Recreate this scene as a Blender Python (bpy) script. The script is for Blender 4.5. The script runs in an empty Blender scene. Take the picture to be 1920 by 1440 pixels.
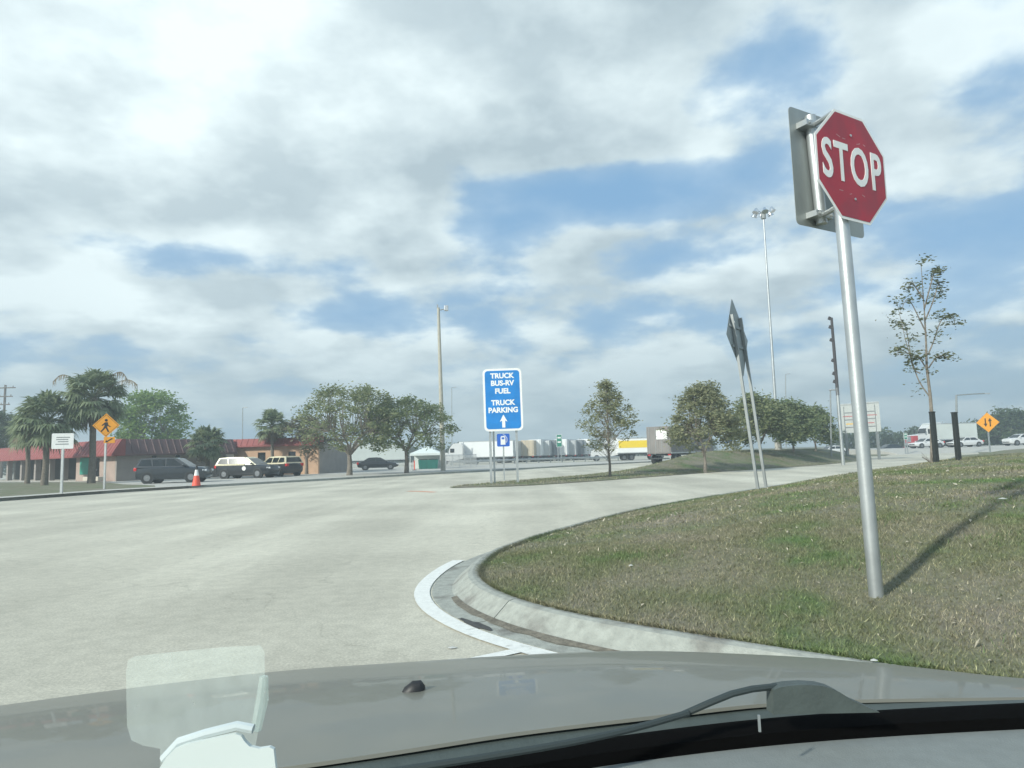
import bpy, bmesh, math, random
import numpy as np
from mathutils import Vector, Matrix
from mathutils.geometry import delaunay_2d_cdt, intersect_point_line

# ------------------------------------------------------------------ camera, world, sun, exposure
sc = bpy.context.scene
COL = sc.collection
FPX, CAM_H = 1280.0, 1.4                       # focal length in pixels of a 1920 wide frame, eye height
PITCH, ROLL = math.atan(133 / FPX), 0.028
_F = Vector((0, math.cos(PITCH), math.sin(PITCH))); _R0 = Vector((1, 0, 0)); _U0 = Vector((0, -math.sin(PITCH), math.cos(PITCH)))
_R = math.cos(ROLL) * _R0 - math.sin(ROLL) * _U0
_U = math.sin(ROLL) * _R0 + math.cos(ROLL) * _U0
CAM = Vector((0, 0, CAM_H))
cd = bpy.data.cameras.new('camera'); cam = bpy.data.objects.new('camera', cd); COL.objects.link(cam)
cd.sensor_width = 36; cd.lens = 36 * FPX / 1920; cd.clip_start = 0.05; cd.clip_end = 6000
cam.matrix_world = Matrix(((_R.x, _U.x, -_F.x, 0), (_R.y, _U.y, -_F.y, 0), (_R.z, _U.z, -_F.z, CAM_H), (0, 0, 0, 1)))
sc.camera = cam

SUN_ELEV = math.radians(30)
SHADOW = Vector((0.74, 0.67, 0)).normalized()   # where shadows fall on the ground
SUN_TO = Vector((-SHADOW.x * math.cos(SUN_ELEV), -SHADOW.y * math.cos(SUN_ELEV), math.sin(SUN_ELEV)))
sd = bpy.data.lights.new('sun', 'SUN'); sd.energy = 4.2; sd.angle = math.radians(2.4); sd.color = (1.0, 0.96, 0.88)
sun = bpy.data.objects.new('sun', sd); COL.objects.link(sun)
sun.rotation_euler = (-SUN_TO).to_track_quat('-Z', 'Y').to_euler()

sc.view_settings.view_transform = 'Standard'; sc.view_settings.look = 'None'
sc.view_settings.exposure = 0.20; sc.view_settings.gamma = 1.0
sc.view_settings.use_curve_mapping = False
sc.view_settings.use_white_balance = True; sc.view_settings.white_balance_temperature = 6400; sc.view_settings.white_balance_tint = 4.5
sc.cycles.use_denoising = True
sc.cycles.max_bounces = 6; sc.cycles.transparent_max_bounces = 12

def pix(x, y): return _F + (x - 960) / FPX * _R + (720 - y) / FPX * _U
def G(x, y, z=0.0):                             # where a sight line meets the level z
    d = pix(x, y); return CAM + d * ((z - CAM_H) / d.z)
def D(x, y, Y):                                 # the point on a sight line Y metres ahead
    d = pix(x, y); return CAM + d * (Y / d.y)

def build_world():
    w = bpy.data.worlds.new('World'); sc.world = w; w.use_nodes = True
    nt = w.node_tree; nt.nodes.clear(); L = nt.links
    w.cycles.sampling_method = 'MANUAL'; w.cycles.sample_map_resolution = 256
    def N(t, **k):
        n = nt.nodes.new(t)
        for a, b in k.items(): setattr(n, a, b)
        return n
    def put(s, v):
        if isinstance(v, bpy.types.NodeSocket): L.new(v, s)
        else: s.default_value = v
    def M(op, a, b=0.0, c=None, clamp=False):
        n = N('ShaderNodeMath', operation=op, use_clamp=clamp); put(n.inputs[0], a); put(n.inputs[1], b)
        if c is not None: put(n.inputs[2], c)
        return n.outputs[0]
    def V(op, a, b=None, s=None):
        n = N('ShaderNodeVectorMath', operation=op); put(n.inputs[0], a)
        if b is not None: put(n.inputs[1], b)
        if s is not None: put(n.inputs['Scale'], s)
        return n.outputs['Value'] if op in ('LENGTH', 'DOT_PRODUCT', 'DISTANCE') else n.outputs['Vector']
    def ramp(x, a, b, c=0.0, d=1.0):
        n = N('ShaderNodeMapRange', interpolation_type='SMOOTHSTEP'); put(n.inputs[0], x)
        for i, q in enumerate((a, b, c, d)): n.inputs[i + 1].default_value = q
        return n.outputs[0]
    def noise(v, s, det, rough, dist=0.0, off=None):
        n = N('ShaderNodeTexNoise'); put(n.inputs['Vector'], v if off is None else V('ADD', v, off))
        n.inputs['Scale'].default_value = s; n.inputs['Detail'].default_value = det
        n.inputs['Roughness'].default_value = rough; n.inputs['Distortion'].default_value = dist
        return n.outputs['Fac']
    def mix(f, a, b):
        n = N('ShaderNodeMix', data_type='RGBA'); put(n.inputs['Factor'], f); put(n.inputs[6], a); put(n.inputs[7], b)
        return n.outputs[2]
    STR = 0.1
    sky = N('ShaderNodeTexSky', sky_type='NISHITA'); sky.sun_disc = False
    sky.sun_elevation = SUN_ELEV; sky.sun_rotation = math.atan2(SUN_TO.x, SUN_TO.y)
    sky.air_density = 1.0; sky.dust_density = 1.6; sky.ozone_density = 1.2
    dirv = V('NORMALIZE', N('ShaderNodeTexCoord').outputs['Generated'])
    sep = N('ShaderNodeSeparateXYZ'); L.new(dirv, sep.inputs[0])
    el = sep.outputs['Z']
    # flatten: far clouds lie in low layers, so the field is stretched sideways
    inv = M('DIVIDE', 0.66, M('ADD', M('MAXIMUM', el, 0.0), 0.33))
    q = V('MULTIPLY', V('SCALE', dirv, None, inv), (1.0, 1.0, 1.75))
    n_big = noise(q, 1.9, 2, 0.5, 0.0, (3.1, 1.7, 0.4))
    n_det = noise(q, 4.6, 9, 0.54, 0.0, (0.3, 7.2, 2.0))
    field = M('ADD', M('MULTIPLY', n_big, 0.45), M('MULTIPLY', n_det, 0.55))
    # banks of cloud and gaps between them, as directions in the sky: (direction, half width, half height, amount)
    spaces = {}
    def bank(x, y, wx, wz, amt):
        c = pix(x, y).normalized(); asp = min((1.2, 2.2, 3.5, 6.0), key=lambda k: abs(math.log(k * wz / wx)))
        if asp not in spaces: spaces[asp] = V('MULTIPLY', dirv, (1.0, 1.0, asp))
        d = V('DISTANCE', spaces[asp], (c.x, c.y, c.z * asp))
        return ramp(d, 0.0, 1.65 * math.sqrt(wx * wz * asp) / FPX, amt, 0.0)
    def total(*bs):
        acc = bank(*bs[0])
        for b in bs[1:]: acc = M('ADD', acc, bank(*b))
        return acc
    field = M('ADD', field, total((330, 150, 520, 230, .15), (980, 150, 420, 190, .16), (150, 450, 330, 110, .07), (520, 380, 300, 60, .09),
              (330, 590, 200, 70, .10), (700, 480, 160, 60, .10), (1130, 490, 250, 60, .08), (1050, 610, 500, 80, .08),
              (1760, 260, 190, 90, .11), (1560, 480, 260, 50, .05), (1650, 60, 90, 90, .06), (330, 330, 400, 100, .05),
              (1120, 365, 320, 40, -.20), (1450, 250, 90, 150, -.085), (1510, 90, 60, 110, -.085), (1880, 130, 110, 70, -.11), (1340, 480, 200, 40, -.05),
              (390, 485, 190, 36, -.14), (620, 590, 130, 30, -.08), (1900, 420, 120, 40, -.07), (980, 430, 150, 30, -.06), (1300, 600, 300, 40, -.03)))
    field = M('ADD', field, ramp(el, .03, .30, .075, -.008))
    cover = M('ADD', M('MULTIPLY', ramp(field, .475, .57), .64), M('MULTIPLY', ramp(field, .34, .58), .36))
    # light on the clouds: tops catch it, undersides go grey
    up = V('ADD', q, (-0.03, -0.015, 0.075))
    n_up = M('ADD', M('MULTIPLY', noise(up, 1.9, 2, 0.5, 0.0, (3.1, 1.7, 0.4)), .45), M('MULTIPLY', noise(up, 4.6, 6, 0.5, 0.0, (0.3, 7.2, 2.0)), .55))
    dif = M('SUBTRACT', M('ADD', M('MULTIPLY', n_big, 0.45), M('MULTIPLY', n_det, 0.55)), n_up)
    lit = M('ADD', 0.50, M('MULTIPLY', dif, 6.5), clamp=True)
    edge = ramp(field, .50, .62, .22, -.06)      # thin cloud margins let the light through
    lit = M('ADD', lit, edge)
    lit = M('ADD', lit, total((200, 60, 560, 260, .60), (510, 60, 170, 130, .45), (300, 590, 260, 60, .12), (1050, 600, 420, 60, .10), (1130, 140, 160, 70, .25), (930, 265, 340, 75, -.36), (430, 330, 280, 55, -.12), (130, 280, 220, 60, .20), (350, 560, 160, 40, .15)))
    lit = M('MAXIMUM', M('MINIMUM', lit, 1.30), 0.0)
    grey = (4.45, 5.25, 5.8, 1); white = (8.3, 9.1, 9.4, 1)
    cl = N('ShaderNodeMix', data_type='RGBA', clamp_factor=False); put(cl.inputs['Factor'], lit); cl.inputs[6].default_value = grey; cl.inputs[7].default_value = white
    cloud = cl.outputs[2]
    blue = mix(0.75, sky.outputs['Color'], (2.3, 4.35, 7.1, 1))
    col = mix(M('MULTIPLY', cover, .97), blue, cloud)
    # low haze belt
    hz = ramp(el, 0.0, 0.20, .62, 0.0)
    col = mix(hz, col, (3.8, 5.0, 5.75, 1))
    bg = N('ShaderNodeBackground'); L.new(col, bg.inputs['Color']); bg.inputs['Strength'].default_value = STR
    out = N('ShaderNodeOutputWorld'); L.new(bg.outputs[0], out.inputs[0])
build_world()

# ------------------------------------------------------------------ helpers
RNG = random.Random(7)
MATS = {}
def mat(name, col, rough=0.7, metal=0.0, var=0.12, scale=8.0, bump=0.0, bscale=40.0, spec=0.5, coat=0.0, col2=None, f2=(.45, .6), scale2=2.0, det=5):
    """procedural material: base colour broken by noise, a second colour in patches, fine relief"""
    if name in MATS: return MATS[name]
    m = bpy.data.materials.new(name); m.use_nodes = True
    nt = m.node_tree; L = nt.links; b = nt.nodes['Principled BSDF']
    b.inputs['Roughness'].default_value = rough; b.inputs['Metallic'].default_value = metal
    b.inputs['Specular IOR Level'].default_value = spec; b.inputs['Coat Weight'].default_value = coat
    tc = nt.nodes.new('ShaderNodeTexCoord')
    nz = nt.nodes.new('ShaderNodeTexNoise'); nz.inputs['Scale'].default_value = scale; nz.inputs['Detail'].default_value = det
    L.new(tc.outputs['Object'], nz.inputs['Vector'])
    cr = nt.nodes.new('ShaderNodeMapRange'); L.new(nz.outputs['Fac'], cr.inputs[0])
    cr.inputs[1].default_value = .3; cr.inputs[2].default_value = .7; cr.inputs[3].default_value = 1 - var; cr.inputs[4].default_value = 1 + var
    src = None
    if col2 is not None:
        n2 = nt.nodes.new('ShaderNodeTexNoise'); n2.inputs['Scale'].default_value = scale2; n2.inputs['Detail'].default_value = 6
        L.new(tc.outputs['Object'], n2.inputs['Vector'])
        r2 = nt.nodes.new('ShaderNodeMapRange'); r2.interpolation_type = 'SMOOTHSTEP'; L.new(n2.outputs['Fac'], r2.inputs[0])
        r2.inputs[1].default_value, r2.inputs[2].default_value = f2
        mx = nt.nodes.new('ShaderNodeMix'); mx.data_type = 'RGBA'; L.new(r2.outputs[0], mx.inputs['Factor'])
        mx.inputs[6].default_value = (*col, 1); mx.inputs[7].default_value = (*col2, 1); src = mx.outputs[2]
    sc_ = nt.nodes.new('ShaderNodeVectorMath'); sc_.operation = 'SCALE'
    if src is None: sc_.inputs[0].default_value = col
    else: L.new(src, sc_.inputs[0])
    L.new(cr.outputs[0], sc_.inputs['Scale']); L.new(sc_.outputs[0], b.inputs['Base Color'])
    if bump:
        nb = nt.nodes.new('ShaderNodeTexNoise'); nb.inputs['Scale'].default_value = bscale; nb.inputs['Detail'].default_value = 6
        L.new(tc.outputs['Object'], nb.inputs['Vector'])
        bp = nt.nodes.new('ShaderNodeBump'); bp.inputs['Strength'].default_value = bump; bp.inputs['Distance'].default_value = .02
        L.new(nb.outputs['Fac'], bp.inputs['Height']); L.new(bp.outputs[0], b.inputs['Normal'])
    MATS[name] = m
    return m

class MB:
    """collects boxes, tubes, prisms and sheets; build() links them as one mesh object"""
    def __init__(s): s.v, s.f = [], []
    def add(s, verts, faces):
        o = len(s.v); s.v += [tuple(v) for v in verts]; s.f += [tuple(i + o for i in f) for f in faces]; return s
    def box(s, c, d, rz=0.0, m=None, bev=0.0):
        x, y, z = d[0] / 2, d[1] / 2, d[2] / 2
        if bev <= 0:
            vs = [Vector((a * x, b * y, e * z)) for e in (-1, 1) for a, b in ((-1, -1), (1, -1), (1, 1), (-1, 1))]
            fs = [(3, 2, 1, 0), (4, 5, 6, 7), (0, 1, 5, 4), (1, 2, 6, 5), (2, 3, 7, 6), (3, 0, 4, 7)]
        else:
            bm = bmesh.new(); bmesh.ops.create_cube(bm, size=1)
            for q in bm.verts: q.co = Vector((q.co.x * d[0], q.co.y * d[1], q.co.z * d[2]))
            bmesh.ops.bevel(bm, geom=bm.edges[:], offset=bev, segments=2, profile=.5, affect='EDGES')
            bm.verts.index_update(); vs = [q.co.copy() for q in bm.verts]; fs = [[q.index for q in f.verts] for f in bm.faces]; bm.free()
        R = Matrix.Rotation(rz, 3, 'Z') if m is None else m
        return s.add([R @ q + Vector(c) for q in vs], fs)
    def tube(s, path, r, n=8, cap=True):
        P = [Vector(p) for p in path]; k = len(P)
        rs = r if isinstance(r, (list, tuple)) else [r] * k
        vs, fs = [], []
        ref = Vector((0, 0, 1)) if abs((P[-1] - P[0]).normalized().z) < .9 else Vector((1, 0, 0))
        for i in range(k):
            t = (P[min(i + 1, k - 1)] - P[max(i - 1, 0)]).normalized()
            a = t.cross(ref).normalized(); b = t.cross(a).normalized()
            for j in range(n):
                th = 2 * math.pi * j / n; vs.append(P[i] + (a * math.cos(th) + b * math.sin(th)) * rs[i])
        for i in range(k - 1):
            for j in range(n):
                a = i * n + j; b = i * n + (j + 1) % n; fs.append((a, a + n, b + n, b))
        if cap: fs += [tuple(range(n)), tuple(reversed(range((k - 1) * n, k * n)))]
        return s.add(vs, fs)
    def prism(s, poly, z0, z1, m=None, off=(0, 0, 0)):
        """polygon in local x,y extruded along local z; m turns it into place"""
        m = m or Matrix.Identity(3); n = len(poly); off = Vector(off)
        vs = [m @ Vector((x, y, z0)) + off for x, y in poly] + [m @ Vector((x, y, z1)) + off for x, y in poly]
        fs = [tuple(reversed(range(n))), tuple(range(n, 2 * n))] + [(i, (i + 1) % n, n + (i + 1) % n, n + i) for i in range(n)]
        return s.add(vs, fs)
    def loft(s, rings, close=True, cap=True):
        n = len(rings[0]); vs = [p for r in rings for p in r]; fs = []
        for i in range(len(rings) - 1):
            for j in range(n if close else n - 1):
                a = i * n + j; b = i * n + (j + 1) % n; fs.append((a, b, b + n, a + n))
        if cap and close: fs += [tuple(reversed(range(n))), tuple(range((len(rings) - 1) * n, len(rings) * n))]
        return s.add(vs, fs)
    def build(s, name, m, parent=None, smooth=False):
        me = bpy.data.meshes.new(name); me.from_pydata(s.v, [], s.f); me.validate(); me.update()
        if m: me.materials.append(m)
        if smooth:
            me.polygons.foreach_set('use_smooth', [True] * len(me.polygons))
            try: me.set_sharp_from_angle(angle=math.radians(40))
            except Exception: pass
        o = bpy.data.objects.new(name, me); COL.objects.link(o)
        if parent: o.parent = parent
        return o

def tag(o, label=None, cat=None, group=None, kind=None):
    for k, v in (('label', label), ('category', cat), ('group', group), ('kind', kind)):
        if v: o[k] = v
    return o
def thing(name, label, cat, loc=(0, 0, 0), rz=0.0, group=None, sc_=1.0):
    o = bpy.data.objects.new(name, None); COL.objects.link(o); o.location = loc; o.rotation_euler = (0, 0, rz); o.scale = (sc_,) * 3
    o.empty_display_size = .2
    return tag(o, label, cat, group)
def share(o, parent, loc=(0, 0, 0), rz=0.0):
    c = o.copy(); COL.objects.link(c); c.parent = parent; c.location = loc; c.rotation_euler = (0, 0, rz); return c
def copy_tree(o, parent=None):
    c = o.copy(); COL.objects.link(c); c.parent = parent
    for ch in list(o.children): copy_tree(ch, c)
    return c
def circle(r, n=16, ph=0.0): return [(r * math.cos(2 * math.pi * i / n + ph), r * math.sin(2 * math.pi * i / n + ph)) for i in range(n)]
def rrect(w, h, r, n=4):
    out = []
    for cx, cy, a in ((w / 2 - r, h / 2 - r, 0), (-w / 2 + r, h / 2 - r, 90), (-w / 2 + r, -h / 2 + r, 180), (w / 2 - r, -h / 2 + r, 270)):
        for i in range(n + 1): t = math.radians(a + 90 * i / n); out.append((cx + r * math.cos(t), cy + r * math.sin(t)))
    return out
def smooth_path(pts, n=6):
    P = [Vector(p) for p in pts]; out = []
    for i in range(len(P) - 1):
        a, b, c, d = P[max(i - 1, 0)], P[i], P[i + 1], P[min(i + 2, len(P) - 1)]
        for k in range(n):
            t = k / n; out.append(.5 * ((2 * b) + (c - a) * t + (2 * a - 5 * b + 4 * c - d) * t * t + (3 * b - a - 3 * c + d) * t ** 3))
    out.append(P[-1]); return out
def text_mesh(body, size, m, parent, mtx, name='lettering', bold=.0, sx=1.0, space=1.0, depth=.002, line=1.0):
    cu = bpy.data.curves.new('t', 'FONT'); cu.body = body; cu.size = size; cu.align_x = 'CENTER'; cu.align_y = 'CENTER'
    cu.offset = bold; cu.extrude = depth; cu.space_character = space; cu.space_line = line; cu.resolution_u = 4
    o = bpy.data.objects.new('t', cu); COL.objects.link(o)
    dg = bpy.context.evaluated_depsgraph_get(); me = bpy.data.meshes.new_from_object(o.evaluated_get(dg))
    bpy.data.objects.remove(o); me.name = name
    me.transform(Matrix.Diagonal((sx, 1, 1, 1))); me.transform(mtx)
    me.materials.clear(); me.materials.append(m)
    r = bpy.data.objects.new(name, me); COL.objects.link(r); r.parent = parent; return r
def face_mtx(n, off=(0, 0, 0), lean=0.0):
    """local frame of an upright plate: x to the viewer's right, y up, z out along n"""
    n = Vector((n[0], n[1], 0)).normalized(); up = Vector((0, 0, 1)); rt = up.cross(n)
    m = Matrix(((rt.x, up.x, n.x), (rt.y, up.y, n.y), (rt.z, up.z, n.z)))
    if lean: m = Matrix.Rotation(lean, 3, n) @ m
    return m, m.to_4x4()
def in_poly(px, py, poly):
    inside = np.zeros(px.shape, bool); n = len(poly); j = n - 1
    for i in range(n):
        xi, yi = poly[i][0], poly[i][1]; xj, yj = poly[j][0], poly[j][1]
        c = ((yi > py) != (yj > py)) & (px < (xj - xi) * (py - yi) / (yj - yi + 1e-12) + xi)
        inside ^= c; j = i
    return inside
def dist_poly(px, py, poly, closed=True):
    d = np.full(px.shape, 1e9); n = len(poly)
    for i in range(n if closed else n - 1):
        ax, ay = poly[i][0], poly[i][1]; bx, by = poly[(i + 1) % n][0], poly[(i + 1) % n][1]
        dx, dy = bx - ax, by - ay; L2 = dx * dx + dy * dy + 1e-12
        t = np.clip(((px - ax) * dx + (py - ay) * dy) / L2, 0, 1)
        d = np.minimum(d, np.hypot(px - ax - t * dx, py - ay - t * dy))
    return d
def sheet(name, poly, z, m, parent=None, pts=None, zf=None):
    """flat or rolling ground inside a polygon"""
    P = [Vector((p[0], p[1])) for p in poly]; n = len(P)
    if pts is not None: P += [Vector(p) for p in pts]
    r = delaunay_2d_cdt(P, [(i, (i + 1) % n) for i in range(n)], [list(range(n))] if pts is None else [], 1, 1e-5)
    xy = np.array([(v.x, v.y) for v in r[0]]); zz = np.full(len(xy), z) if zf is None else zf(xy[:, 0], xy[:, 1])
    fs = []
    for f in r[2]:
        a, b, c = (r[0][i] for i in f[:3]); fs.append(tuple(f) if (b - a).cross(c - a) > 0 else tuple(reversed(f)))
    mb = MB().add([(x, y, q) for (x, y), q in zip(xy, zz)], fs)
    return mb.build(name, m, parent, smooth=zf is not None)
def sst(x, a, b):
    t = np.clip((x - a) / (b - a), 0, 1); return t * t * (3 - 2 * t)

# ------------------------------------------------------------------ materials
def paving_material():
    """sun-bleached asphalt: pale stone showing through, darker worn tyre lanes and fine cracks"""
    m = bpy.data.materials.new('bleached_asphalt'); m.use_nodes = True; nt = m.node_tree; L = nt.links; b = nt.nodes['Principled BSDF']
    b.inputs['Roughness'].default_value = .9; b.inputs['Specular IOR Level'].default_value = .25
    tc = nt.nodes.new('ShaderNodeTexCoord').outputs['Object']
    def noise(s, det, rough=.55, vec=tc, dist=0):
        n = nt.nodes.new('ShaderNodeTexNoise'); n.inputs['Scale'].default_value = s; n.inputs['Detail'].default_value = det; n.inputs['Roughness'].default_value = rough
        n.inputs['Distortion'].default_value = dist; L.new(vec, n.inputs['Vector']); return n.outputs['Fac']
    def mr(x, a, b_, c, d):
        n = nt.nodes.new('ShaderNodeMapRange'); n.interpolation_type = 'SMOOTHSTEP'; L.new(x, n.inputs[0])
        for i, q in enumerate((a, b_, c, d)): n.inputs[i + 1].default_value = q
        return n.outputs[0]
    def mul(a, c):
        n = nt.nodes.new('ShaderNodeMath'); n.operation = 'MULTIPLY'; L.new(a, n.inputs[0]); L.new(c, n.inputs[1]); return n.outputs[0]
    mp = nt.nodes.new('ShaderNodeMapping'); L.new(tc, mp.inputs[0]); mp.inputs['Rotation'].default_value = (0, 0, math.radians(35)); mp.inputs['Scale'].default_value = (.9, .10, 1)
    lanes = mr(noise(.55, 3, .5, mp.outputs[0]), .38, .66, .86, 1.06)
    blot = mr(noise(.23, 6), .35, .68, .87, 1.08)
    grit = mr(noise(48, 4, .75), .36, .66, .82, 1.13)
    mid = mr(noise(7, 5), .3, .7, .93, 1.07)
    vo = nt.nodes.new('ShaderNodeTexVoronoi'); vo.feature = 'DISTANCE_TO_EDGE'; vo.inputs['Scale'].default_value = .16; vo.inputs['Randomness'].default_value = 1
    wv = nt.nodes.new('ShaderNodeVectorMath'); wv.operation = 'ADD'; L.new(tc, wv.inputs[0])
    nn = nt.nodes.new('ShaderNodeTexNoise'); nn.inputs['Scale'].default_value = .9; nn.inputs['Detail'].default_value = 5; L.new(tc, nn.inputs['Vector'])
    s2 = nt.nodes.new('ShaderNodeVectorMath'); s2.operation = 'SCALE'; L.new(nn.outputs['Color'], s2.inputs[0]); s2.inputs['Scale'].default_value = 1.6
    L.new(s2.outputs[0], wv.inputs[1]); L.new(wv.outputs[0], vo.inputs['Vector'])
    crack = mr(vo.outputs['Distance'], .0, .004, .88, 1.0)
    tot = mul(mul(mul(lanes, blot), mul(grit, mid)), crack)
    mx = nt.nodes.new('ShaderNodeVectorMath'); mx.operation = 'SCALE'; mx.inputs[0].default_value = (.58, .55, .455); L.new(tot, mx.inputs['Scale'])
    L.new(mx.outputs[0], b.inputs['Base Color'])
    bp = nt.nodes.new('ShaderNodeBump'); bp.inputs['Strength'].default_value = .35; bp.inputs['Distance'].default_value = .01
    L.new(noise(110, 3, .7), bp.inputs['Height']); L.new(bp.outputs[0], b.inputs['Normal'])
    return m
def turf_material(name, blades=False, dry=.5):
    m = bpy.data.materials.new(name); m.use_nodes = True; nt = m.node_tree; L = nt.links; b = nt.nodes['Principled BSDF']
    b.inputs['Roughness'].default_value = .85; b.inputs['Specular IOR Level'].default_value = .2
    geo = nt.nodes.new('ShaderNodeNewGeometry'); pos = geo.outputs['Position']
    def noise(s, det, rough=.55):
        n = nt.nodes.new('ShaderNodeTexNoise'); n.inputs['Scale'].default_value = s; n.inputs['Detail'].default_value = det; n.inputs['Roughness'].default_value = rough
        L.new(pos, n.inputs['Vector']); return n.outputs['Fac']
    def cr(x, stops):
        n = nt.nodes.new('ShaderNodeValToRGB'); L.new(x, n.inputs[0]); e = n.color_ramp.elements
        while len(e) < len(stops): e.new(.5)
        for q, (p, c) in zip(e, stops): q.position = p; q.color = (*c, 1)
        return n.outputs[0]
    base = cr(noise(.75, 6, .62), ((.32, (.25, .225, .18)), (.45, (.215, .205, .145)), (.56, (.18, .188, .115)), (.69, (.115, .175, .07))))
    fine = noise(14, 6, .7)
    n = nt.nodes.new('ShaderNodeMapRange'); L.new(fine, n.inputs[0]); n.inputs[1].default_value = .3; n.inputs[2].default_value = .7; n.inputs[3].default_value = .74; n.inputs[4].default_value = 1.2
    v = nt.nodes.new('ShaderNodeVectorMath'); v.operation = 'SCALE'; L.new(base, v.inputs[0]); L.new(n.outputs[0], v.inputs['Scale'])
    src = v.outputs[0]
    if blades:
        straw = cr(geo.outputs['Random Per Island'], ((.0, (.72, .80, .62)), (.55, (1.0, 1.03, .93)), (.85, (1.3, 1.25, 1.18)), (.99, (2.3, 2.2, 2.0))))
        mu = nt.nodes.new('ShaderNodeVectorMath'); mu.operation = 'MULTIPLY'; L.new(src, mu.inputs[0]); L.new(straw, mu.inputs[1]); src = mu.outputs[0]
    else:
        bp = nt.nodes.new('ShaderNodeBump'); bp.inputs['Strength'].default_value = .8; bp.inputs['Distance'].default_value = .03
        L.new(noise(30, 6, .7), bp.inputs['Height']); L.new(bp.outputs[0], b.inputs['Normal'])
    L.new(src, b.inputs['Base Color'])
    return m
PAVE = paving_material()
TURF = turf_material('turf'); BLADE = turf_material('turf_blades', True)
KERB = mat('kerb_concrete', (.325, .335, .30), .9, var=.16, scale=14, bump=.4, bscale=60, col2=(.19, .185, .165), f2=(.52, .74), scale2=2.8)
WALKM = mat('walk_concrete', (.46, .445, .40), .9, var=.10, scale=3, bump=.2)
PAINT = mat('road_paint', (.72, .72, .68), .75, var=.08, scale=20, bump=.2, col2=(.5, .49, .45), f2=(.6, .75), scale2=9)
TAR = mat('tar', (.06, .06, .058), .8, var=.25, scale=20, bump=.5)
DIRT = mat('gutter_dirt', (.16, .145, .115), .95, var=.3, scale=18, bump=.6)
ORANGEPAINT = mat('utility_paint', (.62, .24, .14), .85, var=.25, scale=12)
GALV = mat('galvanised_steel', (.50, .52, .52), .42, .75, var=.10, scale=5, bump=.05)
ALU = mat('sign_aluminium', (.36, .39, .385), .55, .6, var=.12, scale=3, col2=(.30, .32, .31), f2=(.4, .65), scale2=3)
DULLSTEEL = mat('dull_steel', (.30, .32, .32), .55, .5, var=.12, scale=4)
SIGNRED = mat('sign_red', (.36, .016, .035), .45, var=.10, scale=3, col2=(.29, .022, .04), f2=(.42, .6), scale2=4)
SIGNWHITE = mat('sign_white', (.80, .80, .78), .5, var=.04, scale=5)
SIGNBLUE = mat('sign_blue', (.012, .20, .56), .45, var=.12, scale=2)
SIGNBLUE2 = mat('service_blue', (.02, .12, .52), .45, var=.05, scale=2)
SIGNYEL = mat('sign_yellow', (.78, .33, .02), .5, var=.06, scale=3)
SIGNGREEN = mat('sign_green', (.02, .20, .13), .5, var=.06, scale=3)
BLACKP = mat('black_print', (.015, .015, .016), .5, var=.1)
GREYP = mat('grey_print', (.20, .21, .22), .6, var=.1)
REDP = mat('red_print', (.42, .16, .16), .6, var=.1)
YELP = mat('yellow_print', (.75, .45, .04), .6, var=.1)
SCUFF = mat('scuffed_print', (.42, .22, .23), .6, var=.3, scale=30)
GLASS = mat('dark_window', (.012, .016, .018), .08, var=.05, spec=.7)
TYRE = mat('tyre_rubber', (.018, .018, .018), .85, var=.15)
RIM = mat('wheel_rim', (.22, .23, .24), .4, .6, var=.08)
CHROME = mat('bright_trim', (.7, .71, .72), .25, .9, var=.03)
BLACKCAR = mat('black_car_paint', (.012, .014, .017), .28, var=.06, coat=.6)
NAVYCAR = mat('dark_car_paint', (.02, .026, .032), .30, var=.06, coat=.6)
CREAM = mat('cream_car_paint', (.72, .66, .47), .35, var=.03, coat=.4)
WHITECAR = mat('white_car_paint', (.62, .63, .63), .32, var=.03, coat=.4)
TAILRED = mat('tail_lamp_red', (.5, .02, .02), .25, var=.05)
HEADL = mat('head_lamp', (.75, .76, .76), .15, var=.03)
BARK = mat('grey_bark', (.20, .175, .145), .95, var=.3, scale=9, bump=.8, bscale=18)
PALMBARK = mat('palm_bark', (.17, .145, .115), .95, var=.3, scale=12, bump=.9, bscale=16)
WOODPOLE = mat('concrete_pole', (.43, .41, .34), .85, var=.10, scale=4)
CONC = mat('pole_concrete', (.45, .44, .40), .85, var=.1, scale=4)
# ------------------------------------------------------------------ ground
gm = turf_material('far_field')
g = MB().add([(math.cos(a) * 3500, math.sin(a) * 3500, -.06) for a in [2 * math.pi * i / 64 for i in range(64)]], [tuple(range(64))]).build('ground', gm)
tag(g, kind='structure')

# edge of the long kerb on the far side of the road, left to centre
LK = [(-31, -20), (-28, 0), (-25.2, 18), (-22.8, 30), (-21.2, 36), (-18, 41.2), (-12.0, 49.2), (-6.2, 56.6), (-1.0, 63), (6.5, 73.5), (15, 83.5), (24, 93)]
LK = [tuple(p) for p in smooth_path([(x, y, 0) for x, y in LK], 5)]
road_poly = [(-31, -20), (70, -20), (150, 20), (165, 92), (60, 100), (60, 230), (-120, 230), (-120, -20)]
road = sheet('road', [(150, -30), (170, 96), (75, 100), (62, 235), (-130, 235), (-130, -30)], 0.0, PAVE); tag(road, kind='structure')

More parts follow.
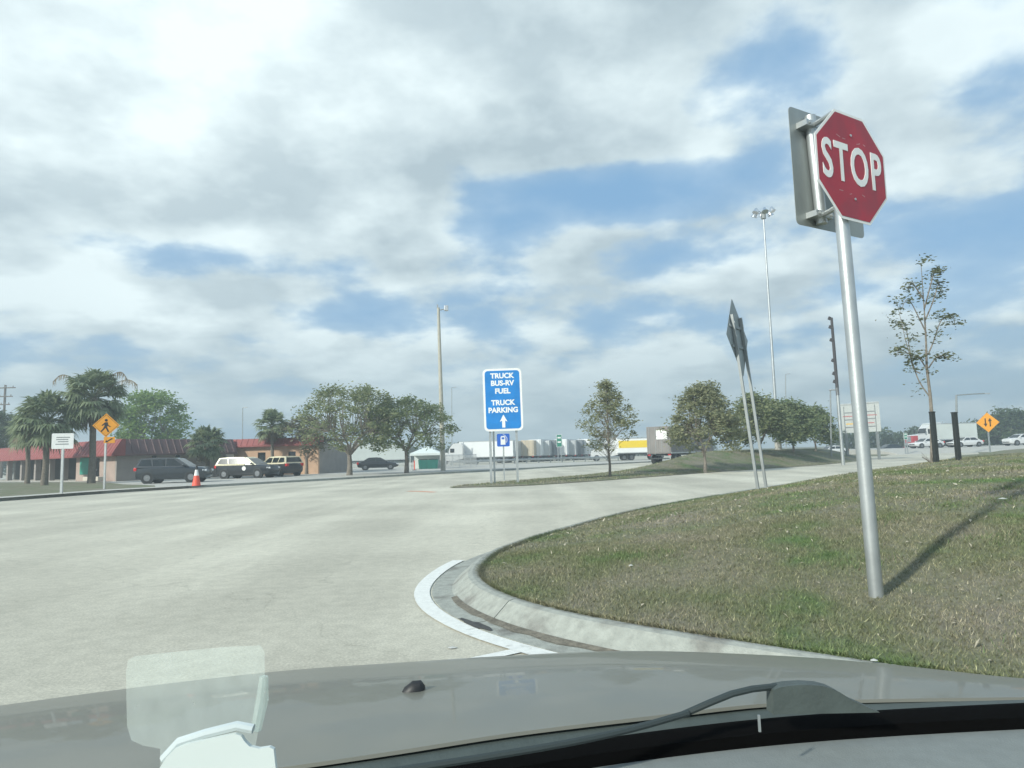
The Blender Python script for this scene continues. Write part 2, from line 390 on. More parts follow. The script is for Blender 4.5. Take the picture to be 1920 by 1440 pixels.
# paved yard on the far side of the long kerb, raised by the kerb's height
yard = sheet('parking_yard', [(p[0], p[1]) for p in LK] + [(24, 100), (-8, 100), (-125, 100), (-125, -20)], .12, WALKM); tag(yard, kind='structure')
def kerb_run(name, path, inward, section, m, seg=3.0, parent_label=None):
    """kerb cast in lengths with open joints: the whole is an Empty of the setting, each length a child"""
    e = bpy.data.objects.new(name, None); COL.objects.link(e); tag(e, kind='structure')
    P = [Vector((p[0], p[1], 0)) for p in path]; L = [0]
    for a, b in zip(P, P[1:]): L.append(L[-1] + (b - a).length)
    def at(s):
        s = min(max(s, 0), L[-1] - 1e-6)
        i = max(k for k in range(len(L)) if L[k] <= s); i = min(i, len(P) - 2)
        t = (s - L[i]) / max(L[i + 1] - L[i], 1e-9); p = P[i].lerp(P[i + 1], t)
        tn = (P[min(i + 2, len(P) - 1)] - P[max(i - 1, 0)]).normalized() if True else None
        return p, Vector((-tn.y, tn.x, 0)) * inward
    s = 0.0
    while s < L[-1] - .05:
        e1 = min(s + seg - .014, L[-1]); k = max(3, int((e1 - s) / .28) + 1) if seg < 5 else 6
        rings = []
        for i in range(k):
            p, nrm = at(s + (e1 - s) * i / (k - 1))
            rings.append([p + nrm * o + Vector((0, 0, z)) for o, z in section])
        mb = MB().loft(rings); mb.build('kerb_length', m, e, smooth=False)
        s += seg
    return e
kerb_run('far_kerb', LK, 1, [(0.0, -.02), (0.02, .125), (.05, .142), (.30, .142), (.30, -.02)], KERB, seg=6.0)

# grass strip at the left of the yard
strip = [(-130, 20), (-27.2, 8), (-25.3, 19), (-23.1, 30.2), (-21.7, 36), (-20.6, 39.5), (-22.5, 43), (-27, 47.5), (-33, 55.4), (-60, 74), (-130, 74)]
o = sheet('grass_strip', strip, .135, TURF); tag(o, kind='structure')
o = sheet('sidewalk', [(-24.6, 20.5), (-22.55, 30.3), (-21.0, 36.2), (-18.2, 40.8), (-19.6, 41.9), (-22.4, 37.3), (-23.9, 30.6), (-25.8, 20.8)], .145, WALKM); tag(o, kind='structure')

# the near mound on the right (grass) with its kerb
NM = [(9.5, -1.5), (5.2, 1.75), (3.3, 3.15), (2.06, 4.11), (1.19, 4.83), (.55, 5.42), (.06, 6.05), (-.30, 6.85), (-.42, 7.75), (-.27, 9.0), (.15, 10.2), (.70, 11.4), (2.65, 15.0), (5.6, 19.0), (9.6, 24), (15.5, 31), (22.5, 39), (30, 48), (37, 58), (44, 68)]
NM = [(p.x, p.y) for p in smooth_path([(x, y, 0) for x, y in NM], 5)]
mound_poly = NM + [(50, 73), (60, 74.5), (80, 74), (110, 66), (110, -10), (30, -12)]
def mound_z(x, y):
    d = dist_poly(x, y, NM, False)
    far = dist_poly(x, y, [(44, 68), (50, 73), (60, 74.5), (80, 74), (110, 66)], False)
    z = .135 + .80 * (1 - np.exp(-(d / (4.6 - 1.5 * sst(y, 7, 13))) ** 1.5)) * sst(far, 0, 14)
    return z + .018 * np.sin(x * 1.7 + 1.1 * np.sin(y * .9)) * sst(d, .3, 2) + .012 * np.sin(y * 2.6 + x)* sst(d, .3, 2)
rs = np.random.RandomState(3)
cand = []
for n, lo, hi in ((5200, 0, 12), (2600, 8, 28), (1500, 20, 110)):
    r = lo + (hi - lo) * rs.rand(n); a = rs.uniform(-.35, 1.75, n); cand.append(np.c_[r * np.sin(a), r * np.cos(a)])
cand = np.vstack(cand)
ok = in_poly(cand[:, 0], cand[:, 1], mound_poly) & (dist_poly(cand[:, 0], cand[:, 1], mound_poly) > .08)
mound = sheet('grass_mound', mound_poly, 0, TURF, pts=cand[ok], zf=mound_z); tag(mound, kind='structure')
def mz(x, y): return float(mound_z(np.array([x]), np.array([y]))[0])

kerb_run('near_kerb', NM, -1, [(.03, -.03), (.03, .10), (.0, .150), (-.07, .158), (-.12, .148), (-.26, .030), (-.29, .014), (-.50, .006), (-.50, -.03)], KERB, seg=3.05)

# painted edge line round the nose of the kerb and the stub of a stop line
def ribbon(name, path, w0, w1, z, m):
    P = [Vector((p[0], p[1], 0)) for p in path]; vs, fs = [], []
    for i, p in enumerate(P):
        t = (P[min(i + 1, len(P) - 1)] - P[max(i - 1, 0)]).normalized(); n = Vector((-t.y, t.x, 0))
        vs += [p + n * w0 + Vector((0, 0, z)), p + n * w1 + Vector((0, 0, z))]
    for i in range(len(P) - 1): a = 2 * i; fs.append((a, a + 2, a + 3, a + 1))
    return MB().add(vs, fs).build(name, m)
i0 = min(range(len(NM)), key=lambda i: (Vector(NM[i]) - Vector((2.0, 4.15))).length); i1 = min(range(len(NM)), key=lambda i: (Vector(NM[i]) - Vector((-.2, 9.4))).length)
o = ribbon('edge_line', NM[i0:i1], .52, .68, .010, PAINT); tag(o, kind='structure')
a, b = G(972, 1221), G(850, 1247); dv = (b - a).normalized()
o = ribbon('stop_line', [a, a.lerp(b, .5), b - dv * .02, b + dv * 2.2], -.05, .06, .009, PAINT); tag(o, kind='structure')
# tar spilt in the gutter and a strip of dirt
def blob(name, pts, z, m):
    n = len(pts); vs = [(x, y, z + .006) for x, y in pts]; c = np.mean(pts, 0)
    vs = [(c[0], c[1], z + .010)] + [(x, y, z) for x, y in pts]
    return MB().add(vs, [(0, 1 + i, 1 + (i + 1) % n) for i in range(n)]).build(name, m, smooth=True)
rr = random.Random(5); c0 = G(868, 1172, .01); tdir = (G(905, 1190) - G(848, 1166)).normalized(); tn = Vector((-tdir.y, tdir.x, 0))
pts = []
for k in range(18):
    th = 2 * math.pi * k / 18; rr_ = 1 + rr.uniform(-.25, .25); p = c0 + tn * .085 + tdir * (.05 + .24 * math.cos(th) * rr_) + tn * (.05 * math.sin(th) * rr_); pts.append((p.x, p.y))
o = blob('tar_spill', pts, .014, TAR); tag(o, 'black tar spill in the gutter beside the white edge line', 'tar spill')
j0 = min(range(len(NM)), key=lambda i: (Vector(NM[i]) - Vector((2.6, 3.7))).length); j1 = min(range(len(NM)), key=lambda i: (Vector(NM[i]) - Vector((-.38, 7.2))).length)
sub = NM[j0:j1]; vs, fs = [], []
for i, p in enumerate(sub):
    p = Vector((*p, 0)); t = (Vector((*sub[min(i + 1, len(sub) - 1)], 0)) - Vector((*sub[max(i - 1, 0)], 0))).normalized(); n = Vector((-t.y, t.x, 0))
    w = .02 + .05 * rr.random() * math.sin(math.pi * i / len(sub)) + .02
    vs += [p + n * .272 + Vector((0, 0, .030)), p + n * (.285 + w) + Vector((0, 0, .0165))]
for i in range(len(sub) - 1): q = 2 * i; fs.append((q, q + 2, q + 3, q + 1))
o = MB().add(vs, fs).build('gutter_dirt', DIRT); tag(o, 'thin line of dark dirt along the kerb foot', 'dirt', kind='stuff')
# faded utility mark on the road
m0 = G(765, 921); m1 = G(815, 923)
o = ribbon('utility_mark', [m0, m0.lerp(m1, .5) + Vector((0, .12, 0)), m1], -.14, .14, .006, ORANGEPAINT); tag(o, 'faded pink utility paint mark on the pale road', 'road mark')
# litter on the road and the verge
PAPER = mat('paper_litter', (.5, .5, .47), .8, var=.1)
for k, (x, y, s, lab) in enumerate(((848, 1214, .05, 'small white scrap of litter on the road beside the edge line'), (1638, 1238, .03, 'small white scrap of litter at the grass edge by the car hood'),
                      (1183, 1060, .03, 'pale scrap of litter in the grass above the kerb bend'), (1880, 935, .05, 'pale scrap of litter in the grass near the right frame edge'))):
    z = .006 if y > 1200 and x < 900 else .2
    p = G(x, y, z)
    if x > 900: z = mz(p.x, p.y) + .03; p = G(x, y, z)
    pts = [(p.x + s * rr.uniform(.6, 1) * math.cos(q) , p.y + s * .7 * rr.uniform(.6, 1) * math.sin(q)) for q in [2 * math.pi * i / 7 for i in range(7)]]
    o = blob('litter', pts, z, PAPER); tag(o, lab, 'litter', 'scraps of litter')

# the traffic island beyond the junction, rising to a second mound
IS = [(-2.8, 30.9), (0.84, 31.3), (6.66, 36.5), (11.9, 41.9), (20.3, 49), (26.8, 56.2), (33, 64.5), (36.5, 70)]
isl = [(p.x, p.y) for p in smooth_path([(x, y, 0) for x, y in IS], 4)] + [(37, 75), (34, 79), (28, 79), (22, 74), (17, 67), (12.2, 58), (8.4, 49.5), (3, 40.4), (-1.3, 34.6), (-3.0, 31.6)]
def isl_z(x, y):
    d = dist_poly(x, y, isl); return .02 + .06 * sst(d, 0, .5) + 1.15 * sst(d, 0, 5.0) * sst(y, 38, 50)
cand = np.c_[rs.uniform(-3, 38, 2600), rs.uniform(30, 80, 2600)]
ok = in_poly(cand[:, 0], cand[:, 1], isl) & (dist_poly(cand[:, 0], cand[:, 1], isl) > .15)
o = sheet('traffic_island', isl, 0, TURF, pts=cand[ok], zf=isl_z); tag(o, kind='structure')
def iz(x, y): return float(isl_z(np.array([x]), np.array([y]))[0])

# grass between the road and the truck park, and verges far right
med = [(3.5, 82), (14, 92), (18, 104), (8, 106), (-10, 104), (-26, 101), (-26, 100.2), (-8, 100.2), (-2, 99)]
DRY = mat('dry_verge', (.22, .20, .13), .95, var=.2, scale=.8, col2=(.15, .16, .08), scale2=.3)
o = sheet('dry_verge', med, .10, DRY); tag(o, kind='structure')
vr = [tuple(G(x, y))[:2] for x, y in ((1836, 851), (1990, 850), (1990, 843), (1830, 844))]
o = sheet('grass_verge', vr, .02, TURF); tag(o, kind='structure')
o = sheet('grass_wedge', [tuple(G(x, y))[:2] for x, y in ((1560, 858), (1660, 855), (1672, 851), (1630, 845), (1560, 845))], .02, TURF); tag(o, kind='structure')
# raised highway far right
hw = MB()
hw.loft([[Vector((x, y, z)) for y, z in ((92, -.05), (99, .70), (135, .74), (142, -.05))] for x in (52, 90, 140, 220)])
o = hw.build('highway', WALKM); tag(o, kind='structure')

# grass blades
def scatter_blades(name, n, rmin, rmax, h, w, seed, zf, poly, bounds):
    r = np.random.RandomState(seed)
    x = r.uniform(bounds[0], bounds[1], n); y = r.uniform(bounds[2], bounds[3], n)
    R = np.hypot(x, y); k = in_poly(x, y, poly) & (R > rmin) & (R < rmax); x, y = x[k], y[k]
    z = zf(x, y); n = len(x)
    patch = np.sin(x * 2.1 + 2 * np.sin(y * 1.3)) * np.sin(y * 1.9 + 1.5 * np.sin(x * .8))
    hh = h * r.uniform(.35, 1.15, n) * (1 + .3 * patch); a = r.uniform(0, 2 * np.pi, n); ww = w * r.uniform(.6, 1.3, n)
    la = r.uniform(0, 2 * np.pi, n); ll = hh * r.uniform(.3, 1.4, n)
    v = np.empty((n, 3, 3)); v[:, 0] = np.c_[x - np.cos(a) * ww, y - np.sin(a) * ww, z - .004]; v[:, 1] = np.c_[x + np.cos(a) * ww, y + np.sin(a) * ww, z - .004]
    v[:, 2] = np.c_[x + np.cos(la) * ll, y + np.sin(la) * ll, z + hh]
    me = bpy.data.meshes.new(name); me.vertices.add(3 * n); me.vertices.foreach_set('co', v.ravel())
    me.loops.add(3 * n); me.loops.foreach_set('vertex_index', np.arange(3 * n, dtype=np.int32))
    me.polygons.add(n); me.polygons.foreach_set('loop_start', np.arange(0, 3 * n, 3, dtype=np.int32))
    me.update(calc_edges=True); me.materials.append(BLADE)
    o = bpy.data.objects.new(name, me); COL.objects.link(o); return tag(o, kind='stuff')
mp_ = mound_poly
def scatter_flecks(name, n, seed):
    r = np.random.RandomState(seed); x = r.uniform(-.4, 13, n); y = r.uniform(3, 16, n); k = in_poly(x, y, mp_); x, y = x[k], y[k]; n = len(x); z = mound_z(x, y) + r.uniform(.012, .03, n)
    a = r.uniform(0, 6.28, n); L_ = r.uniform(.010, .030, n) * np.clip(np.hypot(x, y) / 7, .8, 2); W_ = L_ * r.uniform(.25, .6, n); ti = r.normal(0, .012, n)
    v = np.empty((n, 4, 3)); c, s_ = np.cos(a), np.sin(a)
    v[:, 0] = np.c_[x - c * L_, y - s_ * L_, z - ti]; v[:, 1] = np.c_[x - s_ * W_, y + c * W_, z + .006]; v[:, 2] = np.c_[x + c * L_, y + s_ * L_, z + ti]; v[:, 3] = np.c_[x + s_ * W_, y - c * W_, z + .006]
    mb = MB(); mb.v = [tuple(q) for q in v.reshape(-1, 3)]; mb.f = [(4 * i, 4 * i + 1, 4 * i + 2, 4 * i + 3) for i in range(n)]
    return tag(mb.build(name, mat('dry_leaf', (.42, .38, .29), .9, var=.35, scale=3)), 'pale dry leaf flecks strewn over the near mound', 'leaf litter', kind='stuff')
scatter_flecks('leaf_litter', 1500, 9)
def edge_tufts(n, seed):
    r = random.Random(seed); mb = MB(); P = [Vector((*p, 0)) for p in NM[8:66]]
    for _ in range(n):
        i = r.randrange(len(P) - 1); p = P[i].lerp(P[i + 1], r.random()); t_ = (P[i + 1] - P[i]).normalized(); out = Vector((-t_.y, t_.x, 0))
        k = .5 + .5 * math.sin(p.x * 5.1) * math.sin(p.y * 3.7 + 1); b_ = p - out * r.uniform(0, .06) + Vector((0, 0, .15)); w_ = t_ * r.uniform(.002, .005) * max(1, p.length / 8)
        e_ = b_ + out * r.uniform(-.01, .05 + .05 * k) + t_ * r.uniform(-.03, .03) + Vector((0, 0, r.uniform(.004, .045))); mb.add([b_ - w_, b_ + w_, e_], [(0, 1, 2)])
    return tag(mb.build('edge_grass', BLADE), 'ragged grass fringe hanging over the near kerb', 'grass', kind='stuff')
edge_tufts(9000, 12)
def scatter_weeds(name, nclump, seed):
    r = np.random.RandomState(seed); mb = MB()
    x = r.uniform(-.4, 14, nclump * 6); y = r.uniform(3, 18, nclump * 6); k = in_poly(x, y, mp_); x, y = x[k][:nclump], y[k][:nclump]
    for cx, cy in zip(x, y):
        R_ = r.uniform(.08, .35); m_ = int(60 + 500 * R_); px = cx + r.normal(0, R_, m_); py = cy + r.normal(0, R_ * .6, m_); pz = mound_z(px, py); ok_ = in_poly(px, py, mp_)
        for q in range(m_):
            if not ok_[q]: continue
            a = r.uniform(0, 6.28); w_ = r.uniform(.003, .006); h_ = r.uniform(.025, .06); l_ = r.uniform(0, .05); o_ = len(mb.v); b_ = r.uniform(0, 6.28)
            mb.v += [(px[q] - w_ * math.cos(a), py[q] - w_ * math.sin(a), pz[q]), (px[q] + w_ * math.cos(a), py[q] + w_ * math.sin(a), pz[q]), (px[q] + l_ * math.cos(b_), py[q] + l_ * math.sin(b_), pz[q] + h_)]; mb.f += [(o_, o_ + 1, o_ + 2)]
    return tag(mb.build(name, mat('weed_green', (.125, .175, .07), .8, var=.3, scale=6)), 'bright green weed tufts dotted over the near mound', 'weeds', kind='stuff')
scatter_weeds('weed_tufts', 80, 10)
o = scatter_blades('grass', 330000, 3.2, 9, .030, .0034, 1, mound_z, mp_, (-.5, 9, 2, 9)); tag(o, 'short patchy green and straw grass on the near mound', 'grass')
o = scatter_blades('grass', 260000, 9, 17, .032, .006, 2, mound_z, mp_, (-.5, 17, 2, 17)); tag(o, 'short patchy grass over the crest of the near mound', 'grass')
o = scatter_blades('grass', 160000, 17, 36, .036, .011, 4, mound_z, mp_, (0, 34, 6, 36)); tag(o, 'mown grass on the far side of the near mound', 'grass')
o = scatter_blades('grass', 90000, 28, 62, .06, .016, 5, isl_z, isl, (-3, 30, 30, 60)); tag(o, 'mown grass on the traffic island mound', 'grass')

# ------------------------------------------------------------------ signs
def plane_hit(x, y, p0, n):
    d = pix(x, y); n = Vector(n); return CAM + d * ((Vector(p0) - CAM).dot(n) / d.dot(n))
def local_box(mb, m, off, c, d): return mb.box(Vector(off) + m @ Vector(c), d, m=m)

def stop_sign():
    bx, by = 2.74, 5.37; bz = mz(bx, by)
    t = thing('stop_sign', 'red octagonal STOP sign on a round steel post in the near grass', 'sign', (bx, by, bz))
    n = Vector((.50, -.866, 0)); m, m4 = face_mtx(n)
    base = Vector((bx, by, bz)); top = D(1577, 395, 5.40)
    lean = top - base; lean = lean / lean.z
    MB().tube([lean * -.05, lean * 1.0, lean * 3.62], .053, 20).build('post', GALV, t, True)
    c = plane_hit(1598, 314, base + lean * 3.2 + n * .085, n) - base
    tilt = Matrix.Rotation(-.012, 3, n) @ m
    R = .457 / math.cos(math.pi / 8)
    octo = lambda r: [(r * math.cos(math.pi / 8 + math.pi / 4 * i), r * math.sin(math.pi / 8 + math.pi / 4 * i)) for i in range(8)]
    p = MB().prism(octo(R), -.004, 0, tilt, c).build('sign_plate', SIGNWHITE, t)
    MB().prism(octo(R - .024), .001, .0025, tilt, c).build('red_field', SIGNRED, t)
    text_mesh('STOP', .455, SIGNWHITE, t, Matrix.Translation(c + n * .004) @ tilt.to_4x4(), bold=.008, sx=.66, space=1.14)
    for k, (px, py, w) in enumerate(((-.16, .235, .05), (-.09, .225, .04), (.10, .22, .05), (.18, .225, .03), (-.17, -.225, .05), (-.05, -.235, .03), (.12, -.22, .04))):
        MB().box(c + tilt @ Vector((px, py, .003)), (w, .006, .001), m=tilt @ Matrix.Rotation(.3 * (k % 3 - 1), 3, 'Z')).build('scuff', SCUFF, t)
    for dz in (.27, -.27):
        MB().tube([c + tilt @ Vector((0, dz, .004)), c + tilt @ Vector((0, dz, .010))], .011, 8).build('bolt', GALV, t)
        q = c + tilt @ Vector((0, dz, -.03)); MB().box(q, (.16, .045, .06), m=tilt).build('clamp', GALV, t)
    # the rectangular plate of the sign for the other direction, seen from behind, on its own pipe
    p0 = base + lean * 3.2 - n * .30
    A, B, C_, D_ = (plane_hit(x, y, p0, n) for x, y in ((1477, 201), (1494, 423), (1621, 448), (1604, 236)))
    bl = [v - base for v in (A, B, C_, D_)]
    cen = sum(bl, Vector()) / 4
    up = ((bl[0] - bl[1]) + (bl[3] - bl[2])).normalized(); rt = up.cross(n).normalized(); up = n.cross(rt)
    rt = -rt if rt.dot(bl[2] - bl[1]) < 0 else rt
    w = (bl[2] - bl[1]).dot(rt); h = (bl[0] - bl[1]).length
    pm = Matrix(((rt.x, up.x, n.x), (rt.y, up.y, n.y), (rt.z, up.z, n.z)))
    MB().prism(rrect(w, h, .045), -.004, 0, pm, cen).build('sign_back_plate', ALU, t)
    pp = [plane_hit(x, y, p0 + n * .05, n) - base for x, y in ((1519, 222), (1541, 420))]
    pp[0] += (pp[0] - pp[1]) * .02
    MB().tube(pp, .047, 16).build('pipe', GALV, t, True)
    ax = (pp[1] - pp[0]).normalized()
    for f_, nm in ((.10, 0), (.93, 1)):
        a = pp[0].lerp(pp[1], f_); z = a.z / lean.z; b = lean * (a.z + .0)
        br = MB().box(a - rt * .02 + n * .0, (.22, .05, .105), m=pm).build('bracket', GALV, t)
        d = b - a; mid = (a + b) / 2
        arm = MB().tube([a, b], .022, 8).build('bracket_arm', GALV, br, True)
        for sx in (-.085, .07):
            MB().tube([a + pm @ Vector((sx, 0, .05)), a + pm @ Vector((sx, 0, .065))], .013, 8).build('bolt', GALV, br)
stop_sign()

def blue_sign():
    m0 = G(922, 907, .06); m1 = G(971, 905.5, .06)
    base = (m0 + m1) / 2; base.z = iz(base.x, base.y)
    rt = (m1 - m0); rt.z = 0; rt.normalize(); n = Vector((rt.y, -rt.x, 0))
    n = Vector((.02, -1, 0)); m, m4 = face_mtx(n)
    t = thing('guide_sign', 'large blue truck, bus and RV fuel sign with white border on steel posts', 'sign', base)
    Y = base.y - .12
    tl, br = D(905, 692, Y), D(981, 807, Y)
    w = br.x - tl.x; h = tl.z - br.z; c = (tl + br) / 2 - base; lean = .010
    ml = Matrix.Rotation(lean, 3, n) @ m
    MB().prism(rrect(w, h, .22, 5), -.01, 0, ml, c).build('sign_plate', SIGNWHITE, t)
    MB().prism(rrect(w - .20, h - .20, .15, 5), .001, .004, ml, c).build('blue_field', SIGNBLUE, t)
    for line, yy, s in (('TRUCK', 1.16, .345), ('BUS-RV', .80, .345), ('FUEL', .41, .345), ('TRUCK', -.155, .345), ('PARKING', -.52, .345)):
        k = h / 3.05
        text_mesh(line, s * k, SIGNWHITE, t, Matrix.Translation(c + ml @ Vector((0, yy * k, .006))) @ ml.to_4x4(), bold=.014, sx=1.0)
    k = h / 3.05
    arrow = [(-.075, -.30), (.075, -.30), (.075, .04), (.19, -.02), (0, .33), (-.19, -.02), (-.075, .04)]
    MB().prism([(x * k, y * k) for x, y in arrow], .005, .008, ml, c + ml @ Vector((0, -1.06 * k, 0))).build('arrow', SIGNWHITE, t)
    for x, r in ((922, .075), (928, .06), (971, .075)):
        p = G(x, 906, .06) - base
        MB().box((p.x, .05 if x != 928 else .22, (tl.z - base.z) / 2 - .1), (r * 1.5, r * 1.5, tl.z - base.z + .0)).build('post', GALV, t)
    for zz in (.75, -.75): MB().box(c + ml @ Vector((0, zz, -.035)), (w * .9, .05, .07), m=ml).build('stringer', GALV, t)
blue_sign()
def fuel_sign():
    Y = 38.2; base = D(940, 898, Y); base.z = iz(base.x, base.y) if in_poly(np.array([base.x]), np.array([base.y]), isl)[0] else 0
    t = thing('service_sign', 'small blue fuel pump symbol sign on a thin post below the big blue sign', 'sign', base)
    tl, br = D(931.5, 812, Y), D(956, 838.5, Y); c = (tl + br) / 2 - base; w = br.x - tl.x; m, _ = face_mtx((.02, -1))
    MB().prism(rrect(w, w, .07), -.006, 0, m, c).build('sign_plate', SIGNBLUE2, t)
    s = w / .75
    MB().prism([(x * s, y * s) for x, y in ((-.16, -.27), (.12, -.27), (.12, .16), (.08, .24), (-.12, .24), (-.16, .16))], .001, .004, m, c).build('pump_symbol', SIGNWHITE, t)
    MB().prism([(x * s, y * s) for x, y in ((-.10, .05), (.06, .05), (.06, .17), (-.10, .17))], .005, .007, m, c).build('pump_window', SIGNBLUE2, t)
    MB().tube([c + m @ Vector((x * s, y * s, .003)) for x, y in ((.12, -.10), (.18, -.14), (.22, -.06), (.22, .12), (.10, .28), (-.02, .33))], .018 * s, 6).build('hose_symbol', SIGNWHITE, t)
    MB().box((c.x, .06, (c.z + .2) / 2), (.08, .08, c.z + .2)).build('post', GALV, t)
fuel_sign()

def diamond(name, label, x, ytop, ybot, yc_base, base, n, size, mface, lean=0.0, icon=None, post=1):
    pass
def ped_sign():
    base = G(198, 917, .145); t = thing('pedestrian_sign', 'yellow diamond pedestrian crossing sign above a small yellow arrow plaque', 'sign', base)
    m, _ = face_mtx((.35, -.94)); Y = base.y
    c = D(199, 797.5, Y) - base; R = 22.5 / FPX * Y
    MB().prism([(R, 0), (0, R), (-R, 0), (0, -R)], -.005, 0, m, c).build('sign_plate', SIGNYEL, t)
    MB().prism([(R * .9, 0), (0, R * .9), (-R * .9, 0), (0, -R * .9)], .001, .002, m, c).build('border_line', BLACKP, t)
    MB().prism([(R * .86, 0), (0, R * .86), (-R * .86, 0), (0, -R * .86)], .003, .004, m, c).build('yellow_field', SIGNYEL, t)
    k = R / .64
    body = [(-.06, .16), (.07, .17), (.10, .02), (.22, -.06), (.20, -.10), (.06, -.03), (.05, -.10), (.16, -.34), (.09, -.37), (-.02, -.14), (-.10, -.24), (-.20, -.35), (-.25, -.31), (-.15, -.18), (-.08, -.04), (-.08, .05), (-.17, -.04), (-.21, .0)]
    w = MB().prism([(x * k, y * k) for x, y in body], .005, .007, m, c).build('walking_figure', BLACKP, t)
    MB().prism([(x * k * 1.0, y * k + .27 * k) for x, y in circle(.075, 10)], .005, .007, m, c).build('figure_head', BLACKP, w)
    c2 = D(205, 825, Y) - base
    MB().prism(rrect(.55, .34, .03), -.005, 0, m, c2).build('arrow_plaque', SIGNYEL, t)
    MB().prism([(.16, .10), (.10, .10), (-.12, -.05), (-.16, .02), (-.20, -.13), (-.03, -.13), (-.08, -.09), (.16, .05)], .001, .003, m, c2).build('arrow', BLACKP, t)
    MB().box((c.x - .02, .05, (c.z + R * .8) / 2), (.10, .07, c.z + R * .8)).build('post', GALV, t)
ped_sign()
def white_sign():
    base = G(118, 925, .145); Y = base.y; t = thing('regulatory_sign', 'small white rectangular sign with grey lettering on a steel post by the sidewalk', 'sign', base)
    m, _ = face_mtx((.3, -.95)); tl, br = D(101, 813, Y), D(134, 841, Y); c = (tl + br) / 2 - base
    w, h = (br.x - tl.x) * 1.05, tl.z - br.z
    MB().prism(rrect(w, h, .05), -.005, 0, m, c).build('sign_plate', SIGNWHITE, t)
    for i, (yy, ww) in enumerate(((.24, .62), (.10, .55), (-.04, .48), (-.2, .6))):
        MB().box(c + m @ Vector((.02 * (-1) ** i, yy * h, .002)), (ww * w, h * .055, .002), m=m).build('text_line', GREYP, t)
    MB().box((c.x, .05, (c.z + h * .4) / 2), (.11, .07, c.z + h * .4)).build('post', GALV, t)
white_sign()
def edge_on_sign():
    bx, by = 5.07, 14.5; bz = mz(bx, by); base = Vector((bx, by, bz))
    t = thing('warning_sign_back', 'grey back of a diamond sign on two leaning posts, seen nearly edge on', 'sign', base)
    d = Vector((.54, .84, 0)).normalized(); n = Vector((d.y, -d.x, 0))
    tilt = Matrix.Rotation(.085, 3, Vector((0, -1, 0)).normalized())
    c = D(1383, 633, by + .3) - base
    m = Matrix(((d.x, 0, n.x), (d.y, 0, n.y), (0, 1, 0)))
    m = tilt.inverted() @ m if (tilt @ Vector((0, 0, 1))).x > 0 else tilt @ m
    upv = m @ Vector((0, 1, 0)); R = .89
    MB().prism([(R, 0), (.03, R - .03), (-.03, R - .03), (-R, 0), (-.03, -R + .03), (.03, -R + .03)], -.004, 0, m, c).build('sign_plate', ALU, t)
    for s, off in ((-.36, .04), (.36, .04)):
        foot = c + m @ Vector((s, 0, off)); k = (foot.z + .15) / upv.z
        low = foot - upv * k; hi = foot + upv * (R - abs(s) - .06)
        mid = (low + hi) / 2; L = (hi - low).length
        MB().box(mid, (.065, L, .055), m=m).build('post', DULLSTEEL, t)
        for q in range(3): MB().box(foot + upv * (.30 * (q - 1)) + n * .032, (.03, .03, .012), m=m).build('bolt', GALV, t)
    for zz in (.22, -.22): MB().box(c + m @ Vector((0, zz, .012)), (1.15, .06, .022), m=m).build('stiffener', DULLSTEEL, t)
edge_on_sign()
def yellow_right():
    Y = 62.0; base = D(1852, 832, Y); base.z = 0.0
    t = thing('two_way_sign', 'yellow diamond sign with black up and down arrows at far right', 'sign', base)
    c = D(1852, 792, Y) - base; R = 18.5 / FPX * Y; m, _ = face_mtx((-.35, -.93)); k = R
    MB().prism([(R, 0), (0, R), (-R, 0), (0, -R)], -.005, 0, m, c).build('sign_plate', SIGNYEL, t)
    for sx, sg in ((-.2, -1), (.2, 1)):
        a = [(-.06, -.42), (.06, -.42), (.06, .12), (.20, .12), (0, .44), (-.20, .12), (-.06, .12)]
        pl = [((x * .85 + sx) * k, y * sg * k) for x, y in a]
        MB().prism(pl if sg > 0 else pl[::-1], .001, .004, m, c).build('arrow', BLACKP, t)
    MB().box((c.x, .06, (c.z + .4) / 2), (.10, .08, c.z + .4)).build('post', GALV, t)
yellow_right()
BOARDM = mat('weathered_board', (.46, .48, .465), .6, var=.1)
def board_sign():
    Y = 66.0; base = D(1608, 842, Y); base.z = 0
    t = thing('directory_board', 'white two panel directory board with red lines behind the STOP post', 'sign', base)
    m, _ = face_mtx((-.40, -.92))
    for k, (x0, x1, y0, y1) in enumerate(((1578, 1611, 757, 811), (1613, 1649, 754, 809))):
        tl, br = D(x0, y0, Y), D(x1, y1, Y); c = (tl + br) / 2 - base; w, h = (br.x - tl.x) * 1.08, tl.z - br.z
        p = MB().prism(rrect(w, h, .08), -.05, 0, m, c).build('panel', BOARDM, t)
        MB().box(c + m @ Vector((0, h * .47, .01)), (w * .96, .10, .06), m=m).build('panel_rail', GALV, p)
        for yy, ww, mm in ((.18, .6, GREYP), (.06, .8, REDP), (-.06, .7, GREYP), (-.2, .5, YELP if k == 0 else REDP), (-.32, .6, GREYP)):
            MB().box(c + m @ Vector((-.05 * w * k, yy * h, .003)), (ww * w, .10, .004), m=m).build('text_line', mm, p)
        for s in (-.3, .3):
            q = c + m @ Vector((s * w, 0, -.1)); MB().box((q.x, q.y, (c.z + h * .4) / 2), (.22, .18, c.z + h * .4)).build('post', DULLSTEEL, t)
board_sign()
